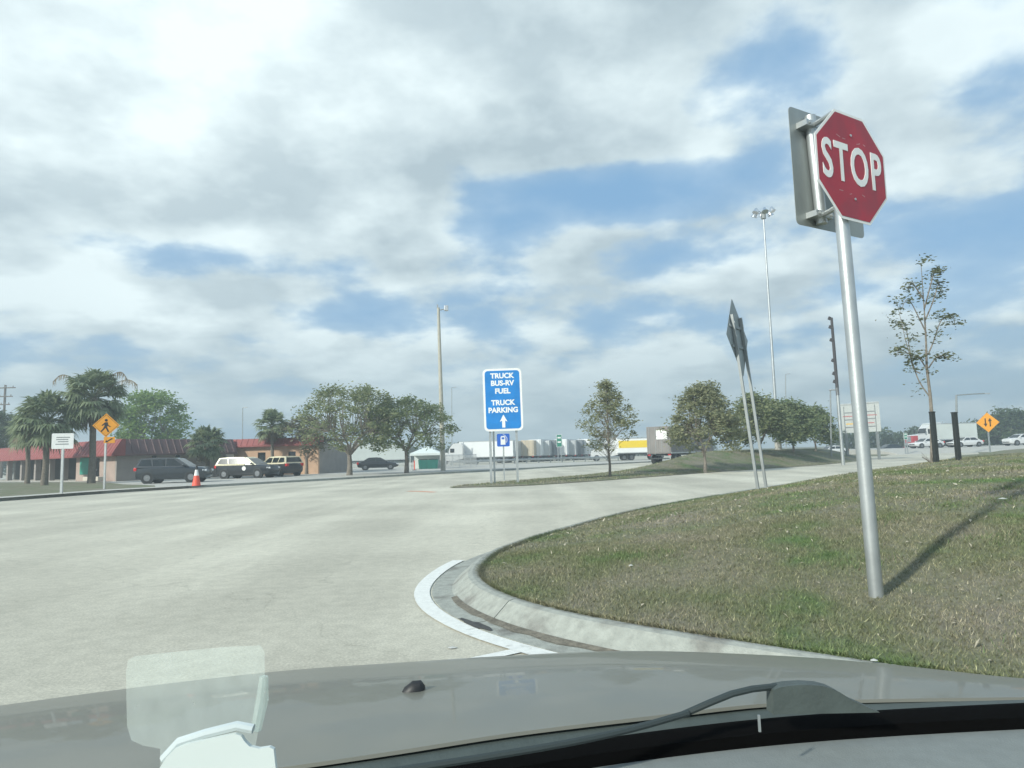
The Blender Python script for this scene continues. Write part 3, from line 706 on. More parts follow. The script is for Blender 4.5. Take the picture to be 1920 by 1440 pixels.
def simple_green(name, label, x0, y0, x1, y1, Y, yb, mm, n=(.0, -1)):
    base = D((x0 + x1) / 2, yb, Y); base.z = 0.0; t = thing(name, label, 'sign', base)
    tl, br = D(x0, y0, Y), D(x1, y1, Y); c = (tl + br) / 2 - base; w, h = br.x - tl.x, tl.z - br.z; m, _ = face_mtx(n)
    MB().prism(rrect(w, h, .08), -.02, 0, m, c).build('sign_plate', SIGNWHITE, t)
    MB().prism(rrect(w - .1, h - .1, .06), .001, .006, m, c).build('sign_field', mm, t)
    for s in (.25, -.1): MB().box(c + m @ Vector((0, s * h, .008)), (w * .6, h * .12, .004), m=m).build('text_line', SIGNWHITE, t)
    for s in (-.3, .3): MB().box((c.x + s * w, .06, c.z / 2), (.12, .1, c.z)).build('post', GALV, t)
simple_green('highway_sign', 'small green sign on posts in front of the parked trailers', 1043, 815, 1054, 838, 112, 862, SIGNGREEN)
simple_green('service_sign', 'blue sign half hidden among the trees beyond the island', 1358, 810, 1374, 832, 92, 850, SIGNBLUE2)
simple_green('exit_sign', 'small teal sign in front of the far tree line at right', 1694, 812, 1702, 824, 93, 838, SIGNGREEN)

# ------------------------------------------------------------------ poles and masts
LAMP = mat('lamp_housing', (.55, .56, .57), .35, .6, var=.05)
def concrete_pole():
    base = D(831, 885, 64); base.z = .12; t = thing('light_pole', 'tall tan concrete light pole with one floodlight beside the spreading trees', 'light pole', base)
    top = D(822, 577, 64) - base; top.y = 0
    MB().tube([(0, 0, -.1), top * .5, top], [.24, .19, .13], 10).build('pole', WOODPOLE, t, True)
    a = top + Vector((0, 0, -.25))
    MB().tube([a, a + Vector((.7, 0, .12))], .05, 6).build('arm', DULLSTEEL, t)
    MB().box(a + Vector((.75, 0, .18)), (.38, .4, .5), bev=.05).build('floodlight', LAMP, t)
    MB().box(a + Vector((-.08, 0, .35)), (.12, .12, .4)).build('sensor', DULLSTEEL, t)
concrete_pole()
def high_mast():
    Y = 60.; base = D(1461, 864, Y); base.z = iz(base.x, base.y); t = thing('high_mast', 'very tall slim steel mast with a ring of bright floodlights on top', 'light mast', base)
    top = D(1431, 400, Y) - base; top.y = 0
    MB().tube([(0, 0, -.2), (0, 0, .9)], [.30, .28], 12).build('footing', CONC, t, True)
    MB().tube([(0, 0, .5), top * .4, top], [.15, .11, .07], 10).build('mast', GALV, t, True)
    MB().tube([top + Vector((0, 0, -.5)), top + Vector((0, 0, .15))], .22, 10).build('head_hub', DULLSTEEL, t)
    for i in range(6):
        th = math.pi * 2 * i / 6 + .35; r = .75; p = top + Vector((r * math.cos(th), r * math.sin(th), .1 + .12 * (i % 2)))
        a = MB().tube([top, p], .035, 6).build('lamp_arm', DULLSTEEL, t)
        MB().tube([p + Vector((0, 0, .18)), p + Vector((.0, 0, -.02)), p + Vector((.12 * math.cos(th), .12 * math.sin(th), -.26))], [.10, .22, .29], 10).build('floodlight', CHROME, a, True)
high_mast()
def stepped_pole():
    Y = 50.; base = D(1581, 869, Y); base.z = .0; t = thing('utility_mast', 'dark slim pole with short pegs up one side, left of the STOP post', 'pole', base)
    top = D(1559, 596, Y) - base; top.y = 0; mid = top * .52
    MB().tube([(0, 0, -.2), mid], [.13, .115], 10).build('lower_post', GALV, t, True)
    DK = mat('dark_timber', (.055, .052, .055), .85, var=.25, scale=6)
    MB().tube([mid * .9, top * .8, top], [.12, .11, .09], 9).build('upper_post', DK, t, True)
    for f_ in (.99, .93, .84, .70, .61, .555):
        p = top * f_; MB().box(p + Vector((-.15, 0, .08)), (.18, .14, .22), m=Matrix.Rotation(.4, 3, 'Y')).build('camera_peg', DK, t)
stepped_pole()
def street_lamp(name, label, x, ytop, ybot, Y, arm, zb=0.0, r=.07, group='distant street lamps'):
    base = D(x, ybot, Y); base.z = zb; t = thing(name, label, 'street lamp', base, group=group)
    H = D(x, ytop, Y).z - zb; tx = D(x, ytop, Y).x - base.x
    MB().tube([(0, 0, -.1), (tx, 0, H)], [r * 1.3, r], 8).build('pole', DULLSTEEL, t, True)
    if arm:
        MB().tube([(tx, 0, H), (tx + arm * .6, 0, H + .10), (tx + arm, 0, H + .12)], r * .7, 6).build('arm', DULLSTEEL, t)
        MB().box((tx + arm * 1.08, 0, H + .10), (.7, .3, .14), bev=.04).build('lamp_head', LAMP, t)
    return t
street_lamp('street_lamp', 'far thin street lamp with a long bent arm, left of the yellow diamond', 1793, 741, 832, 88, 3.7, .4, .12)
street_lamp('street_lamp', 'thin far lamp rising above the left end of the long building', 455, 765, 838, 130, .5, 0, .08)
street_lamp('street_lamp', 'short lamp with a bright head between the island trees and the directory board', 1557, 733, 842, 62, .25, 0, .06)
street_lamp('street_lamp', 'far lamp above the island trees, right of the tall mast', 1473, 702, 840, 140, .5, 0, .10)
street_lamp('street_lamp', 'far lamp just right of the tan concrete pole', 847, 727, 850, 170, .8, 0, .09)
def power_pole():
    Y = 110.; base = D(3, 870, Y); base.z = 0; t = thing('power_pole', 'power pole with crossarms at the left frame edge', 'power pole', base)
    H = D(3, 722, Y).z; W = mat('weathered_timber', (.12, .10, .08), .9, var=.2)
    MB().tube([(0, 0, 0), (0, 0, H)], [.22, .16], 8).build('pole', W, t, True)
    for k, zz in enumerate((.5, 1.9, 3.2)):
        c = MB().box((.2, -.2, H - zz), (3.2 - .8 * k, .14, .16)).build('crossarm', W, t)
        for s in (-1.2, 0, 1.2): MB().box((.2 + s * (1 - .25 * k), -.2, H - zz + .2), (.1, .1, .24)).build('insulator', GREYP, c)
power_pole()
DARKPOST = mat('dark_post', (.025, .03, .03), .6, var=.15)
for x, lab, yt in ((1755, 'dark square post against the trunk of the thin young tree', 773), (1797, 'lone dark square post between the young tree and the yellow diamond', 774)):
    Y = 22.5; p = D(x, 857, Y); p.z = mz(p.x, p.y); t = thing('marker_post', lab, 'post', p, group='dark posts on the near mound')
    H = D(x, yt, Y).z - p.z
    MB().box((0, 0, H / 2 - .03), (.135, .135, H + .06), bev=.012).build('shaft', DARKPOST, t)
    MB().box((0, 0, H + .012), (.155, .155, .03), bev=.008).build('cap', DARKPOST, t)

# ------------------------------------------------------------------ the building on the left
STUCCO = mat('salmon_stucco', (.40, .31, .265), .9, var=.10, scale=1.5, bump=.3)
STUCCO_SHADED = mat('shaded_stucco', (.30, .27, .245), .9, var=.10, scale=1.5, bump=.3)  # shaded copy of the stucco: the side wall's shade is in the colour
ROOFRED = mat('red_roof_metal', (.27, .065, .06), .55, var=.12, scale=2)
ROOF_SHADED = mat('shaded_roof_metal', (.13, .07, .068), .6, var=.14, scale=2)  # shaded copy of the red roof metal, darkened for the side away from the sun
DARKREC = mat('dark_recess', (.05, .05, .045), .9, var=.2)
GREENB = mat('green_board', (.02, .27, .19), .6, var=.08)
CREAMTRIM = mat('pale_trim', (.55, .50, .42), .8, var=.1)
def building():
    A = Vector((-33.6, 58.0, .12)); ux = Vector((.60, .80, 0)); uy = Vector((-.80, .60, 0))
    t = thing('rest_area_building', 'low pink stucco building with a red ribbed metal mansard roof behind the palms', 'building', A, math.atan2(ux.y, ux.x))
    # local: x along the right hand face (away), y along the front face (to the left); both faces look outward at -x / -y
    LX, LY, H, EV = 10.6, 34.0, 3.55, 2.25
    def wall_y(x0, x1, z0, z1, y0=0.0, th=.25): return MB().box(((x0 + x1) / 2, y0 + th / 2, (z0 + z1) / 2), (x1 - x0, th, z1 - z0))
    # right hand (shaded) wall, with three small windows
    wins = [(2.9, 3.35), (5.0, 5.45), (7.0, 7.5)]
    wb = MB(); xs = [0.0]
    for a, b in wins: xs += [a, b]
    xs.append(LX)
    for i in range(0, len(xs), 2): wb.box(((xs[i] + xs[i + 1]) / 2, .125, EV / 2), (xs[i + 1] - xs[i], .25, EV))
    for a, b in wins: wb.box(((a + b) / 2, .125, .75), (b - a, .25, 1.5)); wb.box(((a + b) / 2, .125, 2.18), (b - a, .25, .14))
    wb.build('side_wall', STUCCO_SHADED, t)
    for a, b in wins:
        w = MB().box(((a + b) / 2, .14, 1.8), (b - a, .04, .62)).build('window', GLASS, t)
        MB().box(((a + b) / 2, -.02, 1.47), (b - a + .12, .12, .06)).build('sill', CREAMTRIM, w)
    # front (lit) wall to the left with a door, a green board and the open breezeway
    fb = MB()
    for y0, y1 in ((.25, 3.3), (4.25, 8.2)): fb.box((.125, (y0 + y1) / 2, EV / 2), (.25, y1 - y0, EV))
    fb.box((.125, 3.775, EV - .12), (.25, .95, .24))
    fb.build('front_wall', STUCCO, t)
    d = MB().box((.16, 3.775, 1.0), (.06, .95, 2.0)).build('door', DARKREC, t); MB().box((.10, 4.1, 1.0), (.06, .05, .16)).build('handle', GALV, d)
    MB().box((-.03, 6.3, 1.35), (.05, 1.9, 1.5), bev=.01).build('green_board', GREENB, t)
    bw = MB().box((3.2, 21, EV / 2), (.25, 26, EV)).build('breezeway_back_wall', DARKREC, t)  # darkness of the open breezeway put into the wall colour
    MB().box((1.7, 8.3, EV / 2), (3.2, .2, EV)).build('breezeway_end_wall', STUCCO_SHADED, t)
    for y in (11.4, 14.6, 18.2, 22.0, 26.0, 30.0): MB().box((.25, y, EV / 2), (.45, .45, EV)).build('column', STUCCO_SHADED, t)
    MB().box((1.7, 21, -.0), (3.4, 26, .10)).build('breezeway_floor', WALKM, t)
    # mansard: sloped panels with standing seams
    def mansard(name, m, along, x0, x1, seam):
        mb = MB()
        o0, o1 = -.75, .05
        if along == 'y': pr = [(o0, EV - .12), (o0, EV + .02), (o1, H), (o1 + .3, H), (o1 + .3, EV - .12)]; rings = [[Vector((px, s, pz)) for px, pz in pr] for s in (x0, x1)]
        else: pr = [(o0, EV - .12), (o0, EV + .02), (o1, H), (o1 + .3, H), (o1 + .3, EV - .12)]; rings = [[Vector((s, px, pz)) for px, pz in pr] for s in (x0, x1)]
        mb.loft(rings); o = mb.build(name, m, t)
        s = x0 + seam / 2
        while s < x1:
            a = Vector((o0, s, EV + .03)) if along == 'y' else Vector((s, o0, EV + .03)); b = Vector((o1, s, H + .01)) if along == 'y' else Vector((s, o1, H + .01))
            MB().tube([a, b], .035, 4).build('seam', m, o); s += seam
        return o
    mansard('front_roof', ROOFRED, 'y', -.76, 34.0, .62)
    mansard('side_roof', ROOF_SHADED, 'x', .06, LX, .62)
    MB().box((LX / 2, 17, H - .2), (LX - .5, 33, .2)).build('flat_roof', DARKREC, t)
    MB().box((-.9, 2.2, .25), (.5, 3.0, .35), bev=.03).build('bench_wall', CREAMTRIM, t)
    MB().box((LX - .4, -.1, 1.95), (.8, .12, .5), bev=.03).build('wall_lamp', SIGNWHITE, t)
building()
def wing():
    A = Vector((-28.2, 67.2, .12)); rz = math.radians(-8)
    t = thing('rest_area_wing', 'peach wing with bright red roof band behind the cream and black cars', 'building', A, rz)
    L, H = 9.5, 3.55
    w = MB()
    for a, b in ((0, 3.3), (4.1, 6.4), (7.2, L)): w.box(((a + b) / 2, .15, 1.4), (b - a, .3, 2.8))
    for a, b in ((3.3, 4.1), (6.4, 7.2)): w.box(((a + b) / 2, .15, 2.5), (b - a, .3, .6)); w.box(((a + b) / 2, .15, .5), (b - a, .3, 1.0))
    w.build('wall', mat('peach_stucco', (.50, .33, .22), .9, var=.1, scale=1.5, bump=.3), t)
    for a, b in ((3.3, 4.1), (6.4, 7.2)):
        q = MB().box(((a + b) / 2, .18, 1.6), (b - a, .05, 1.2)).build('window', GLASS, t); MB().box(((a + b) / 2, -.03, .98), (b - a + .1, .1, .06)).build('sill', CREAMTRIM, q)
    o = MB().loft([[Vector((x, y, z)) for y, z in ((-.5, 2.75), (-.5, 2.9), (-.05, H), (.3, H), (.3, 2.75))] for x in (-.4, L + .4)]).build('roof_band', ROOFRED, t)
    x = -.1
    while x < L + .3: MB().tube([(x, -.5, 2.92), (x, -.05, H + .01)], .03, 4).build('seam', ROOFRED, o); x += .62
    MB().box((L / 2, 4.3, H - .2), (L, 8, .2)).build('flat_roof', DARKREC, t); MB().box((L - .15, 4.3, 1.4), (.3, 8, 2.8)).build('end_wall', STUCCO_SHADED, t)
wing()

# ------------------------------------------------------------------ vehicles
WHEELS = {}
def wheel(parent, x, y, r, w, side):
    key = (r, w)
    if key not in WHEELS:
        rings = []
        for rr_, yy in ((r * .62, -w / 2), (r * .93, -w / 2), (r, -w * .3), (r, w * .3), (r * .93, w / 2), (r * .62, w / 2)):
            rings.append([Vector((rr_ * math.cos(a), yy, rr_ * math.sin(a))) for a in [2 * math.pi * i / 18 for i in range(18)]])
        ty = MB().loft(rings, True, True).build('wheel', TYRE, None, True)
        mb = MB()
        rg = [[Vector((q * math.cos(a), yy, q * math.sin(a))) for a in [2 * math.pi * i / 18 for i in range(18)]] for q, yy in ((r * .58, -w * .53), (r * .52, -w * .50), (r * .2, -w * .46), (r * .12, -w * .56))]
        mb.loft(rg, True, True); ri = mb.build('rim', RIM, ty, True)
        WHEELS[key] = (ty, ri); ty.parent = parent; ty.location = (x, y, r); ty.rotation_euler = (0, 0, 0 if side < 0 else math.pi)
        return ty
    ty, ri = WHEELS[key]
    a = share(ty, parent, (x, y, r), 0 if side < 0 else math.pi); share(ri, a, (0, 0, 0)); return a
def suv(name, label, loc, rz, body, roofm, pillar=None, L=4.95, W=1.95, H=1.74, sedan=False, cat='car', group=None, star=False, simple=False):
    """x forward. lower body lofted along the length, glasshouse on top, wheel arches cut as dark housings"""
    t = thing(name, label, cat, loc, rz, group)
    hw = W / 2; belt = 1.14 if not sedan else .95; hk = .6 if not sedan else 1.0
    st = [(-L / 2, .62, .50, .86, belt - .12), (-L / 2 + .12, .88, .34, .95, belt - .02), (-L * .36, .97, .26, 1.0, belt), (0, 1.0, .24, 1.0, belt), (L * .20, 1.0, .24, 1.0, belt - .03), (L * .24, .99, .24, .99, belt - .05),
          (L * .40, .96, .26, .94, belt - .14 * hk), (L / 2 - .10, .86, .34, .82, belt - .24 * hk), (L / 2, .66, .46, .62, belt - .38)]
    rings = []
    for x, kw, zb, kb, zt in st:
        w = hw * kw; rings.append([Vector((x, y, z)) for y, z in ((-w * .92, zb), (-w, zb + .16), (-w, (zb + zt) / 2 + .06), (-w * .97, zt - .10), (-w * .86 * kb, zt), (0, zt + .03), (w * .86 * kb, zt), (w * .97, zt - .10), (w, (zb + zt) / 2 + .06), (w, zb + .16), (w * .92, zb))])
    MB().loft(rings).build('body', body, t, True)
    # glasshouse
    if sedan: prof = [(-L * .40, belt - .03), (-L * .22, H - .03), (-L * .05, H), (L * .06, H - .04), (L * .25, belt - .06)]
    else: prof = [(-L * .485, belt - .05), (-L * .43, H - .06), (-L * .20, H), (L * .02, H - .03), (L * .09, H - .10), (L * .27, belt - .06)]
    rin = []
    for sgn in (0,):
        top = [(x, z) for x, z in prof]
    def yw(z): return hw * (.90 - .20 * (z - belt) / (H - belt))
    mb = MB(); n = len(prof)
    vs = [Vector((x, -yw(z), z)) for x, z in prof] + [Vector((x, yw(z), z)) for x, z in prof]
    fs = [tuple(range(n)), tuple(reversed(range(n, 2 * n)))] + [(i, n + i, n + (i + 1) % n, (i + 1) % n) for i in range(n)]
    mb.add(vs, fs); gh = mb.build('roof_and_pillars', roofm, t)
    # glass panels set just proud of the pillars
    def pane(nm, pts, par=t):
        MB().prism([(0, 0)] * 3, 0, 0) if False else None
        a = [Vector(p) for p in pts]; nn = (a[1] - a[0]).cross(a[2] - a[0]).normalized(); c = sum(a, Vector()) / len(a)
        if nn.dot(c - Vector((0, 0, 1.2))) < 0: a = a[::-1]; nn = -nn
        k = len(a); v = [p + nn * .012 for p in a] + [p - nn * .01 for p in a]
        return MB().add(v, [tuple(range(k)), tuple(reversed(range(k, 2 * k)))] + [(i, k + i, k + (i + 1) % k, (i + 1) % k) for i in range(k)]).build(nm, GLASS, par)
    zt, zb = H - .13, belt + .03
    if sedan: cols = [(-.30, -.17, -.19), (-.165, .03, .03), (.045, .12, .20)]; sidewin = [((-L * .31, zb), (-L * .225, zt), (-L * .06, zt), (-L * .06, zb)), ((-L * .04, zb), (-L * .04, zt), (L * .06, zt), (L * .19, zb))]
    else: sidewin = [((-L * .445, zb + .04), (-L * .405, zt), (-L * .28, zt), (-L * .25, zb)), ((-L * .235, zb), (-L * .255, zt), (-L * .08, zt), (-L * .07, zb)), ((-L * .05, zb), (-L * .055, zt), (L * .045, zt), (L * .185, zb))]
    for sg in (-1, 1):
        for wv in sidewin: pane('side_window', [(x, sg * (yw(z) + .0), z) for x, z in wv])
    i = n - 2; (xa, za), (xb, zb2) = prof[-2], prof[-1]
    f = lambda q: (xa + (xb - xa) * q, za + (zb2 - za) * q)
    (x1, z1), (x2, z2) = f(.08), f(.93); pane('windshield', [(x1, -yw(z1) * .9, z1), (x1, yw(z1) * .9, z1), (x2, yw(z2) * .93, z2), (x2, -yw(z2) * .93, z2)])
    (xa, za), (xb, zb2) = prof[1], prof[0]; (x1, z1), (x2, z2) = f(.12), f(.8); pane('rear_window', [(x1, -yw(z1) * .86, z1), (x1, yw(z1) * .86, z1), (x2, yw(z2) * .88, z2), (x2, -yw(z2) * .88, z2)])
    r = .375 if not sedan else .335
    for sx in (-.305, .305):
        for sg in (-1, 1):
            MB().tube([(sx * L, sg * (hw - .25), r), (sx * L, sg * (hw + .004), r)], r * 1.16, 18).build('wheel_arch', DARKPOST, t)
            wheel(t, sx * L, sg * (hw - .10), r, .24, sg)
    for sg in (-1, 1):
        MB().box((L / 2 - .16, sg * hw * .66, belt - .33), (.30, .36, .15), rz=-sg * .45, bev=.04).build('headlight', HEADL, t)
        MB().box((-L / 2 + .10, sg * hw * .74, belt - .16), (.22, .30, .24), rz=sg * .25, bev=.03).build('tail_light', TAILRED, t)
        MB().box((L * .20, sg * (hw + .06), belt + .04), (.16, .20, .14), bev=.04).build('mirror', body, t)
        MB().box((0, sg * (hw - .01), .34), (L * .42, .05, .07)).build('sill_strip', body, t)
    if not simple:
        for sg in (-1, 1):
            for dx in (.12, -.13): MB().box((dx * L - .12, sg * (hw + .005), belt - .16), (.16, .03, .03)).build('door_handle', body, t)
            for dx in (.215, -.06, -.24): MB().box((dx * L, sg * (hw - .001), .68), (.012, .012, .66)).build('door_gap', DARKPOST, t)
    MB().box((L / 2 - .03, 0, .52), (.10, W * .62, .12), bev=.02).build('grille', DARKPOST, t)
    if pillar:
        for sg in (-1, 1):
            MB().box((-L * .20, sg * (hw * .955), belt - .02), (L * .52, .06, .12)).build('cream_belt_stripe', pillar, t)
            MB().tube([(L * .03, sg * (yw(H - .05) + .006), H - .05), (L * .235, sg * (yw(belt) + .008), belt)], .045, 6).build('cream_pillar', pillar, t)
            if star: MB().prism(circle(.18, 10), 0, .012, Matrix(((1, 0, 0), (0, 0, -sg), (0, 1, 0))), (L * .06, sg * (hw + .002), .80)).build('door_badge', SIGNWHITE, t)
    return t
def ground_at(x, Y, z): p = D(x, 900, Y); return Vector((p.x, p.y, z))
suv('parked_car', 'dark unmarked SUV parked behind the orange cone', ground_at(327, 48.4, .14), math.radians(6), NAVYCAR, NAVYCAR, L=4.75, H=1.76)
p1 = suv('patrol_car', 'black and cream SUV in side view, left of two, with a round white door badge', ground_at(464, 56.5, .12), math.radians(-12), BLACKCAR, CREAM, CREAM, star=True, group='black and cream cars by the peach wing')
suv('patrol_car', 'black and cream SUV showing its rear with red tail lamp, right of two', ground_at(522, 60.5, .12), math.radians(142), BLACKCAR, CREAM, CREAM, group='black and cream cars by the peach wing')
suv('parked_car', 'low black car behind the two spreading trees, before the long grey trailer', ground_at(709, 80, .12), math.radians(10), BLACKCAR, BLACKCAR, sedan=True, H=1.45, L=4.7, simple=True)
HWZ = .735
suv('white_car', 'white car on the far highway right of the dark lone post', ground_at(1816, 101.5, HWZ), math.radians(185), WHITECAR, WHITECAR, sedan=True, H=1.46, L=4.7, simple=True, group='cars on the far highway')
suv('white_car', 'white car on the far highway just left of the young tree trunk', ground_at(1743, 101.5, HWZ), math.radians(185), WHITECAR, WHITECAR, sedan=True, H=1.46, L=4.6, simple=True, group='cars on the far highway')
suv('dark_car', 'dark car on the far road before the tree line, right of the STOP post', ground_at(1672, 120, 0), math.radians(184), BLACKCAR, BLACKCAR, sedan=True, H=1.45, L=4.7, simple=True, group='cars on the far highway')
suv('white_car', 'white car cut by the right frame edge on the far highway', ground_at(1922, 101.5, HWZ), math.radians(185), WHITECAR, WHITECAR, H=1.7, L=4.8, simple=True, group='cars on the far highway')
suv('white_car', 'white car on the far road below the directory board', ground_at(1563, 104, 0), math.radians(184), WHITECAR, WHITECAR, sedan=True, H=1.45, L=4.6, simple=True, group='cars on the far highway')

TRAILW = mat('white_trailer', (.80, .81, .81), .45, var=.03, scale=.6)
TRAILG = mat('grey_trailer', (.42, .44, .45), .45, var=.06, scale=.6)
TRAILS = mat('silver_trailer', (.55, .57, .57), .4, .3, var=.06, scale=.6)
TRAILD = mat('dark_trailer', (.16, .18, .20), .5, var=.06, scale=.6)
TRAILT = mat('tan_trailer', (.52, .44, .32), .5, var=.05, scale=.6)
TRAILP = mat('pale_grey_trailer', (.52, .56, .54), .5, var=.06, scale=.5)
TRAILB = mat('weathered_trailer', (.19, .175, .165), .6, var=.16, scale=.8, col2=(.36, .24, .19), f2=(.55, .7), scale2=.5)
YELB = mat('yellow_band', (.80, .58, .02), .5, var=.05)
TWH = {}
def truck_wheels(parent, xs, W):
    for x in xs:
        for sg in (-1, 1): wheel(parent, x, sg * (W / 2 - .22), .50, .36, sg)
def trailer(label, loc, rz, m, L=14.0, W=2.6, H=4.05, z0=1.1, group='parked truck trailers', band=None, rear=None):
    """x forward; the rear doors are at the -x end"""
    t = thing('truck_trailer', label, 'trailer', loc, rz, group)
    MB().box((0, 0, (z0 + H) / 2), (L, W, H - z0), bev=.03).build('box_body', m, t)
    k = int(L / 1.2)
    MB().box((0, 0, z0 - .10), (L - .5, .9, .2)).build('chassis', DARKPOST, t)
    for s in (-1, 1):
        MB().box((0, s * (W / 2 + .008), z0 + .06), (L - .06, .03, .14)).build('bottom_rail', GALV, t); MB().box((0, s * (W / 2 + .008), H - .06), (L - .06, .03, .12)).build('top_rail', GALV, t)
        for i in range(1, k): MB().box((-L / 2 + i * L / k, s * (W / 2 + .003), (z0 + H) / 2), (.05, .016, H - z0 - .3)).build('side_post', m, t)
        MB().box((L * .30, s * .8, z0 / 2), (.14, .14, z0)).build('landing_leg', DARKPOST, t)
        d = MB().box((-L / 2 - .012, s * W * .245, (z0 + H) / 2), (.03, W * .47, H - z0 - .22)).build('rear_door', rear or m, t)
        for q in (-.12, .14): MB().tube([(-L / 2 - .05, s * W * (.245 + q), z0 + .1), (-L / 2 - .05, s * W * (.245 + q), H - .1)], .022, 5).build('lock_rod', GALV, d)
        MB().box((-L / 2 - .01, s * W * .42, z0 - .12), (.06, .30, .12)).build('tail_light', TAILRED, t)
    MB().box((-L / 2 + .05, 0, .62), (.10, W * .8, .10)).build('bumper_bar', DARKPOST, t)
    truck_wheels(t, (-L / 2 + 1.3, -L / 2 + 2.6), W)
    if band:
        for s in (-1, 1): MB().box((0, s * (W / 2 + .014), H - 1.0), (L - .5, .03, 1.15)).build('colour_band', band, t)
    return t
def tractor(label, loc, rz, m, group='truck tractors', sleeper=True, k=1.0):
    t = thing('truck_tractor', label, 'truck', loc, rz, group)
    prof = [(-1.9, 1.0), (-1.9, 3.2), (-1.6, 3.75), (-.2, 3.7), (.45, 2.95), (.75, 2.15), (2.35, 1.95), (2.6, 1.6), (2.65, .75), (-.2, .65)]
    rot = Matrix(((1, 0, 0), (0, 0, -1), (0, 1, 0)))
    MB().prism(prof, -1.15, 1.15, rot).build('cab', m, t)
    MB().add([Vector((.47, -1.0, 2.92)), Vector((.47, 1.0, 2.92)), Vector((.76, 1.05, 2.20)), Vector((.76, -1.05, 2.20))], [(0, 1, 2, 3)]).build('windshield', GLASS, t)
    t.children[-1].location = (.02, 0, .01)
    for s in (-1, 1):
        MB().box((.0, s * 1.16, 2.45), (.75, .03, .7)).build('side_window', GLASS, t); MB().box((2.62, s * .85, 1.2), (.1, .3, .25)).build('headlight', HEADL, t)
        MB().tube([(-2.0, s * 1.0, 1), (-2.0, s * 1.0, 3.9)], .09, 8).build('exhaust_stack', CHROME, t)
        MB().box((1.0, s * 1.42, 2.5), (.12, .22, .6)).build('mirror', DARKPOST, t)
    MB().box((2.66, 0, 1.35), (.05, 1.2, .9)).build('grille', CHROME, t); MB().box((2.72, 0, .62), (.18, 2.3, .32), bev=.04).build('bumper', CHROME, t)
    MB().box((-1.6, 0, .85), (6.0, 1.0, .25)).build('frame_rails', DARKPOST, t)
    truck_wheels(t, (1.75, -2.7, -3.9), 2.5)
    return t
# long white trailer nearest the fence, and the row parked beside it
def spot(x, Y): p = D(x, 860, Y); return (p.x, p.y, 0)
trailer('bright white trailer standing side on, left of the big blue sign', spot(914, 124), math.radians(172), TRAILW, L=9.8)
trailer('long pale grey trailer side on behind the two spreading trees', spot(680, 122), math.radians(4), TRAILP, L=15.6)
row = [(975, TRAILS, 'silver trailer end seen between the posts of the big blue sign'), (1003, TRAILT, 'tan trailer end just right of the big blue sign'), (1016, TRAILW, 'white trailer end right of the tan one'),
       (1031, TRAILS, 'silver trailer end left of the dark trailer in the parked row'), (1043, TRAILD, 'dark trailer end half behind the small green sign'), (1062, TRAILW, 'white trailer end right of the small green sign'),
       (1078, TRAILG, 'grey trailer end between two white ones right of the green sign'), (1090, TRAILD, 'dark trailer end beside the last white one of the row'), (1103, TRAILW, 'white trailer end farthest right in the parked row')]
for i, (x, m, lab) in enumerate(row): trailer(lab, spot(x + 3, 134 + i * 1.5), math.radians(74), m, L=13.5, W=2.45, H=3.95 + .12 * (i % 3))
trailer('white trailer with a broad yellow band behind the slim island tree', spot(1204, 112), math.radians(178), TRAILW, L=8.2, H=3.6, z0=1.15, band=YELB, group='trucks in the truck park')
tractor('white truck cab just left of the yellow banded trailer', spot(1138, 113), math.radians(178), WHITECAR)
tractor('white truck cab beyond the green dumpster at the end of the peach wing', spot(580, 84), math.radians(150), WHITECAR)
tractor('white truck cab between the tan concrete pole and the bright white trailer', spot(851, 123), math.radians(172), WHITECAR)
big = Vector((14.9, 70.6, 0)); hd = Vector((.55, .835, 0)); cen = big + hd * 7.0
tr = trailer('weathered grey brown box trailer showing its rear doors beyond the island', cen, math.atan2(hd.y, hd.x), TRAILB, L=13.8, H=3.9, group='trucks in the truck park')
MB().box((-6.9 - .06, -.35, 3.05), (.02, 1.15, .95)).build('white_placard', SIGNWHITE, tr)
trailer('pale trailer of a truck on the far highway behind the young tree', spot(1785, 104)[:2] + (HWZ,), math.radians(178), TRAILP, L=6.6, H=3.6, group='trucks in the truck park')
tk = tractor('red and white truck cab on the far highway left of the young tree trunk', spot(1741, 104.5)[:2] + (HWZ,), math.radians(178), WHITECAR)
MB().box((2.3, 0, 1.3), (.75, 2.36, 1.1), bev=.03).build('red_nose', mat('red_car_paint', (.42, .05, .06), .4, var=.05), tk)

# ------------------------------------------------------------------ small things in the yard
ORANGE = mat('cone_orange', (.80, .10, .055), .55, var=.06)
def cone():
    p = G(368, 912, .14); t = thing('traffic_cone', 'tall orange traffic cone with a white collar and black tip near the kerb', 'cone', p)
    h = D(368, 873, p.y).z - .14; rings = lambda a, b: [[Vector((r * math.cos(q), r * math.sin(q), z * h)) for q in [2 * math.pi * i / 16 for i in range(16)]] for r, z in (a, b)]
    MB().loft(rings((.235, .03), (.125, .52))).build('lower_cone', ORANGE, t, True); MB().loft(rings((.123, .52), (.075, .80))).build('white_collar', SIGNWHITE, t, True)
    MB().loft(rings((.073, .80), (.05, 1.0))).build('tip', BLACKP, t, True); MB().box((0, 0, .02), (.58, .58, .05), bev=.015).build('foot', BLACKP, t)
cone()
DGREEN = mat('dumpster_green', (.015, .14, .11), .55, var=.12, scale=2)
